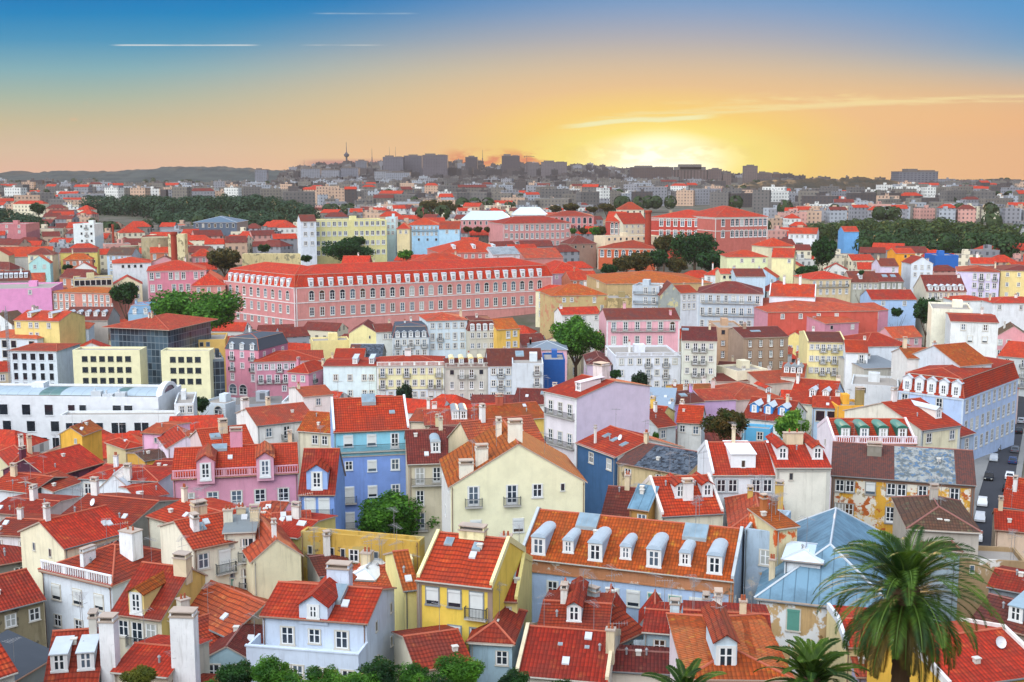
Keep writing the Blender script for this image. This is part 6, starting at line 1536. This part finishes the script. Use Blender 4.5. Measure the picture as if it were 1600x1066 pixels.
wood('scrubby tree line behind the right hillside suburbs', [(1200, 318, 1500), (1280, 322, 1300), (1400, 322, 1250)], '4a4420', '6a5a2c', 6, 60, (6, 11), 1.4)

# ============================================================ FILLER HOUSES of the hillside quarters (each one a house)
PAL = [('whitewashed', 'e2e6e6'), ('white', 'eceae4'), ('cream', 'ece2bc'), ('pale yellow', 'ecd88c'), ('pink', 'dca0a4'), ('beige', 'cdbd9c'), ('grey', 'b4b6b4'), ('light blue', 'b4cce0'), ('terracotta', 'c87a5c'), ('ochre', 'd8a850')]
ROO = [('bright red', 'r'), ('red', 'r'), ('dark red', 'd'), ('maroon', 'm'), ('salmon', 's'), ('orange-red', 'o'), ('brown', 'b')]
LM = [('the magenta factory wall', 40, 470), ('the terracotta school', 127, 465), ('the stained stone bastion', 236, 385), ('the pink hip roofed house', 276, 430), ('the left wooded park', 330, 320), ('the yellow school block', 543, 365),
      ('the light blue house row', 662, 362), ('the pink palace', 640, 460), ('the pink institute', 840, 365), ('the red brick school', 980, 390), ('the grand hospital', 1110, 350), ('the wide orange-red hall roof', 1030, 435),
      ('the tall dark upper right tree', 1287, 391), ('the blue tarpaulin house', 1480, 400), ('the lilac apartment block', 1530, 445), ('the right park belt', 1450, 350), ('the red factory roof', 1290, 480), ('the white tower block', 130, 365), ('the slate blue market hall', 336, 350), ('the bright orange house', 1415, 395)]
FILL = []
rgf = random.Random(21)
def free(X, Y, r):
    return all((X - hx) ** 2 + (Y - hy) ** 2 > (hr + r) ** 2 for hx, hy, hr, *_ in HOUSES)
def inrect(px, py):
    for (x0, y0, x1, y1) in ((140, 296, 505, 345), (1255, 326, 1600, 384), (-10, 318, 70, 345), (470, 335, 610, 420), (330, 380, 470, 420), (930, 300, 1210, 425), (345, 410, 470, 540)):
        if x0 < px < x1 and y0 < py < y1: return True
    return False
tries = 0
def eave_guess(Y, h): return px_of(Vector((0, Y, ground(Y) + h)))[1]
for Y in [318, 345, 372, 400, 425, 455, 485, 515, 545, 575, 605, 640, 675, 710, 750, 790, 830, 880, 930, 990, 1050]:
    px_ = rgf.uniform(-10, 20)
    while px_ < 1610:
        step = rgf.uniform(20, 40) * (600 / Y) ** .75
        if len(FILL) > 62 + 0: break
        w = rgf.uniform(9, 15); h = rgf.uniform(10, 14); py = eave_guess(Y, h)
        X = (px_ - 800) / F * Y
        if not inrect(px_, py) and free(X, Y + 5, 6.0) and (Y > 440 or (px_ < 360 or px_ > 870)):
            FILL.append((px_, py, Y + rgf.uniform(-8, 8), w, h))
            HOUSES.append((X, Y + 5, 6.5, w, 9))
        px_ += step
lab = {}
for (px_, py, Y, w, h) in FILL:
    cn, c = PAL[rgf.randrange(len(PAL))]; rn, rc = ROO[rgf.randrange(len(ROO))]
    hw_ = w / Y * F / 2; tilt = rgf.uniform(-3, 3) * 300 / Y
    lm = min(LM, key=lambda l: (l[1] - px_) ** 2 + 3 * (l[2] - py) ** 2)
    rel = ('left of' if px_ < lm[1] - 12 else 'right of' if px_ > lm[1] + 12 else 'near') if abs(px_ - lm[1]) > abs(py - lm[2]) else ('above' if py < lm[2] else 'below')
    rt = rgf.choice('gghx'); text = f"{cn} {'gabled ' if rt == 'x' else ''}house with {rn} roof {rel} {lm[0]}"
    ncol = max(2, int(w / 2.8)); row = ''.join(rgf.choice('sstt.') for _ in range(ncol))
    r_, *_ = H(text, (px_ - hw_, py - tilt, px_ + hw_, py + tilt), h, rgf.uniform(8, 12), py - rgf.uniform(2.4, 4.2) * F / Y * .9 - 5 * 60 / Y, c, rc, t=rt, win=row + '/' + row + '/' + row, D=Y, ant=0, ch=[(.3, .5, .3)] if rgf.random() < .5 else [], fsc=1.15, group='houses of the hillside quarters', sh=3.5, mrg=.5)
    lab.setdefault(text, []).append((px_, r_))
for text, l in lab.items():
    if len(l) > 1:
        l.sort(key=lambda q: q[0])
        for i, (_, r_) in enumerate(l):
            r_['label'] = ('leftmost ' if i == 0 else 'rightmost ' if i == len(l) - 1 else 'middle ' if len(l) == 3 else f'{("", "second", "third", "fourth", "fifth", "sixth")[min(i, 5)]} from left ') + text

# ============================================================ THE REST OF THE TOWN: too many far houses to tell apart, one mass
SKL = [(0, 286), (430, 284), (450, 272), (560, 268), (700, 264), (900, 269), (985, 276), (1100, 273), (1200, 276), (1300, 281), (1700, 286)]
def skl(px):
    for (a0, b0), (a1, b1) in zip(SKL, SKL[1:]):
        if px <= a1: return b0 + (b1 - b0) * (px - a0) / (a1 - a0)
    return 286
def city():
    rg = random.Random(5)
    walls = [('dcdcd6', 3.2), ('e6dcc0', 3.2), ('c8a890', 3.4), ('a8adb4', 3.4), ('cf9c90', 3.2), ('8f8f94', 3.6), ('6f6b68', 3.6), ('564f4e', 3.8), ('7a746c', 3.4), ('3c3839', 4.0)]  # the later dark greys carry backlit shade in the wall colour
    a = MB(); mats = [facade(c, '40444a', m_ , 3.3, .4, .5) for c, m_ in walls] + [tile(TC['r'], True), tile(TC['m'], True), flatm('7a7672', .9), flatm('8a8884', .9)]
    def hs(X, Y, w, d, h, an, wi, ri, rt):
        g_ = ground(Y) - 2; ca, sa = math.cos(an), math.sin(an); T = lambda x, y, z: (X + x*ca - y*sa, Y + x*sa + y*ca, g_ + z)
        q = [(-w/2, 0), (w/2, 0), (w/2, d), (-w/2, d)]
        for i in range(4):
            j = (i + 1) % 4; a.poly([T(*q[i], 0), T(*q[j], 0), T(*q[j], h), T(*q[i], h)], wi)
        if rt == 'f': a.poly([T(*p, h) for p in q], ri); a.box(X - 1.5, Y + d*.3, g_ + h - .2, X + 1.5, Y + d*.6, g_ + h + 2.4, wi)
        else:
            rh = d * .3; e = .3
            a.poly([T(-w/2-e, -e, h), T(w/2+e, -e, h), T(w/2 - (d*.4 if rt == 'h' else 0), d/2, h+rh), T(-w/2 + (d*.4 if rt == 'h' else 0), d/2, h+rh)], ri)
            a.poly([T(w/2+e, d+e, h), T(-w/2-e, d+e, h), T(-w/2 + (d*.4 if rt == 'h' else 0), d/2, h+rh), T(w/2 - (d*.4 if rt == 'h' else 0), d/2, h+rh)], ri)
            for s_ in (-1, 1): a.poly([T(s_*w/2, -e, h), T(s_*w/2, d+e, h), T(s_*(w/2 - (d*.4 if rt == 'h' else 0)), d/2, h+rh)][::s_], ri if rt == 'h' else wi)
    # near rows: plug yards and gaps behind the named houses with low red roofs
    Y = 112
    while Y < 3300:
        stp = 9 + Y * .022 if Y < 1000 else 20 + Y * .012
        px_ = -60 + rg.uniform(0, 20)
        while px_ < 1660:
            X = (px_ - 800) / F * Y
            w = rg.uniform(9, 17) * (1 if Y < 1000 else rg.uniform(1, 2.2)); d = rg.uniform(8, 12)
            h = rg.uniform(7, 11) if Y < 420 else rg.uniform(9, 14) if Y < 1100 else rg.choice((12, 15, 18, 22)) * rg.uniform(.8, 1.1) 
            py = eave_guess(Y, h)
            if Y > 2000: h = max(7, min(h, zy(skl(max(0, px_)) + rg.uniform(0, 9), Y) - ground(Y) + 2))
            ok = free(X, Y + 4, max(5.5, w*.45)) and not (Y > 420 and inrect(px_, py)) 
            if Y < 360:
                ok = ok and all(math.hypot(X - s_.x, Y - s_.y) > 12 for s_ in STD) and all(math.hypot(X - s_.x, Y - s_.y) > 14 for s_ in dens(S2))
            if Y > 1450 and 1120 < px_ < 1400 and (Y < 2600 or rg.random() < .5): ok = False
            if Y > 2600 and px_ < 430: ok = False
            if Y > 2000 and px_ < 380 and rg.random() < .6: ok = False
            if ok:
                far_ = Y > 1100
                red = rg.random() < (.85 if Y < 700 else .5 if Y < 1000 else .12 if Y < 1700 else 0)
                rt = rg.choice('ggh') if red else 'f'
                wi = rg.choice((0, 0, 1, 1, 2, 3, 4) if Y < 500 else (0, 3, 1, 2, 4, 5, 2, 5, 8) if Y < 1100 else (0, 3, 5, 2, 8, 6, 8, 6, 7) if Y < 1700 else (5, 6, 7, 8, 7, 6, 3) if Y < 2400 else (7, 9, 7, 6))  # walls darken with distance: shade of backlit facades put into their colour
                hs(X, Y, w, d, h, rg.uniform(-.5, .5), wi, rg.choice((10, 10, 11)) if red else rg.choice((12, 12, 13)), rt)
                if Y < 1200: HOUSES.append((X, Y + 4, w*.42, w, d))
            px_ += (w + rg.uniform(1, 8)) / Y * F
        Y += stp
    r2 = random.Random(77); Y = 90     # the same town carries on beyond both edges of the view
    while Y < 2600:
        for p0, p1 in ((-620, -70), (1675, 2300)):
            px_ = p0
            while px_ < p1:
                X = (px_ - 800) / F * Y; w = r2.uniform(9, 16)
                if free(X, Y + 4, 6.5) and (Y > 370 or all(math.hypot(X - s_.x, Y - s_.y) > 12 for s_ in STD)):
                    red = r2.random() < (.85 if Y < 900 else .4)
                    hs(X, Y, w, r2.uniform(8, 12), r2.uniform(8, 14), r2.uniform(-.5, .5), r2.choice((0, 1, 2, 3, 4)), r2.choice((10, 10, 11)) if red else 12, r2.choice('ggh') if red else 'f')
                px_ += (w + r2.uniform(1, 8)) / Y * F
        Y += 11 + Y * .025
    for px_ in range(436, 1420, 5):
        if rg.random() < .25: continue
        Y = rg.uniform(2850, 3150); X = (px_ - 800) / F * Y
        tp = skl(px_) + rg.uniform(-5, 5)
        h = zy(tp, Y) - ground(Y) + 2
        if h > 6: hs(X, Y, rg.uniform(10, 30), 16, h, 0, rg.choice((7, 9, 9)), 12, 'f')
    CR = [(430, 284), (470, 268), (520, 264), (560, 263), (640, 261), (700, 261), (760, 264), (850, 266), (900, 265), (960, 271), (1000, 276), (1090, 280), (1200, 281), (1300, 280), (1420, 288)]
    for i in range(1500):      # houses climbing the central ridge
        px_ = rg.uniform(445, 1230); f = rg.uniform(-.92, -.02); Y = 3400 + f * 450
        for (a0, b0), (a1, b1) in zip(CR, CR[1:]):
            if px_ <= a1: py = b0 + (b1 - b0) * (px_ - a0) / (a1 - a0); break
        for (f0, h0), (f1, h1) in zip([(-1, 0), (-.8, .22), (-.55, .5), (-.3, .8), (-.12, .96), (0, 1)], [(-.8, .22), (-.55, .5), (-.3, .8), (-.12, .96), (0, 1)]):
            if f <= f1: pf = h0 + (h1 - h0) * (f - f0) / (f1 - f0); break
        g0 = ground(Y) - 4; zc = g0 + (zy(py, 3400) - g0) * pf; hb = rg.choice((10, 14, 18, 24)) * rg.uniform(.8, 1.1)
        hh = zc - ground(Y) + hb
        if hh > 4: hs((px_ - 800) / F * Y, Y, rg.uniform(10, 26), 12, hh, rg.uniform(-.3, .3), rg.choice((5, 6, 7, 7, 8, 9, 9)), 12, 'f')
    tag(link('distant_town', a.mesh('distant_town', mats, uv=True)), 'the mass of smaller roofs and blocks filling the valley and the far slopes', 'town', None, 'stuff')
city()
def rows():
    # small park trees scattered through the far slopes as one mass
    rg = random.Random(9); a = MB()
    for i in range(150):
        Y = rg.uniform(700, 2600); px_ = rg.uniform(0, 1600); X = (px_ - 800) / F * Y; g_ = ground(Y); r = rg.uniform(3, 7)
        for c_ in range(rg.choice((1, 2, 4))):
            ox, oy = rg.uniform(-14, 14), rg.uniform(-5, 5)
            for j in range(60):
                d = Vector((rg.gauss(0, 1), rg.gauss(0, 1), rg.gauss(0, 1))).normalized(); p = Vector((X + ox, Y + oy, g_ + 7 + r*.5)) + d * r
                u = d.orthogonal().normalized(); w = d.cross(u); s = r * .32
                a.poly([p - u*s, p - w*s, p + u*s, p + w*s])
    tag(link('scattered_trees', a.mesh('scattered_trees', [leaf('2c4424', '4c5c30')])), 'scattered trees between the far houses', 'woodland', None, 'stuff')
rows()
# ------------------------------------------------------------ haze
HAZE = 8e-5
if HAZE:
    b = MB(); b.box(-3400, -420, -40, 3400, 3900, 215)
    hz = link('haze', b.mesh('haze', [])); tag(hz, 'thin evening haze', kind='stuff')
    m_ = bpy.data.materials.new('haze'); m_.use_nodes = True; q = NT(m_.node_tree); q.n.clear()
    v = q.new('ShaderNodeVolumePrincipled'); v.inputs['Density'].default_value = HAZE; v.inputs['Color'].default_value = (.5, .46, .46, 1); v.inputs['Anisotropy'].default_value = .1
    o = q.new('ShaderNodeOutputMaterial'); q.l.new(v.outputs[0], o.inputs['Volume']); hz.data.materials.append(m_)
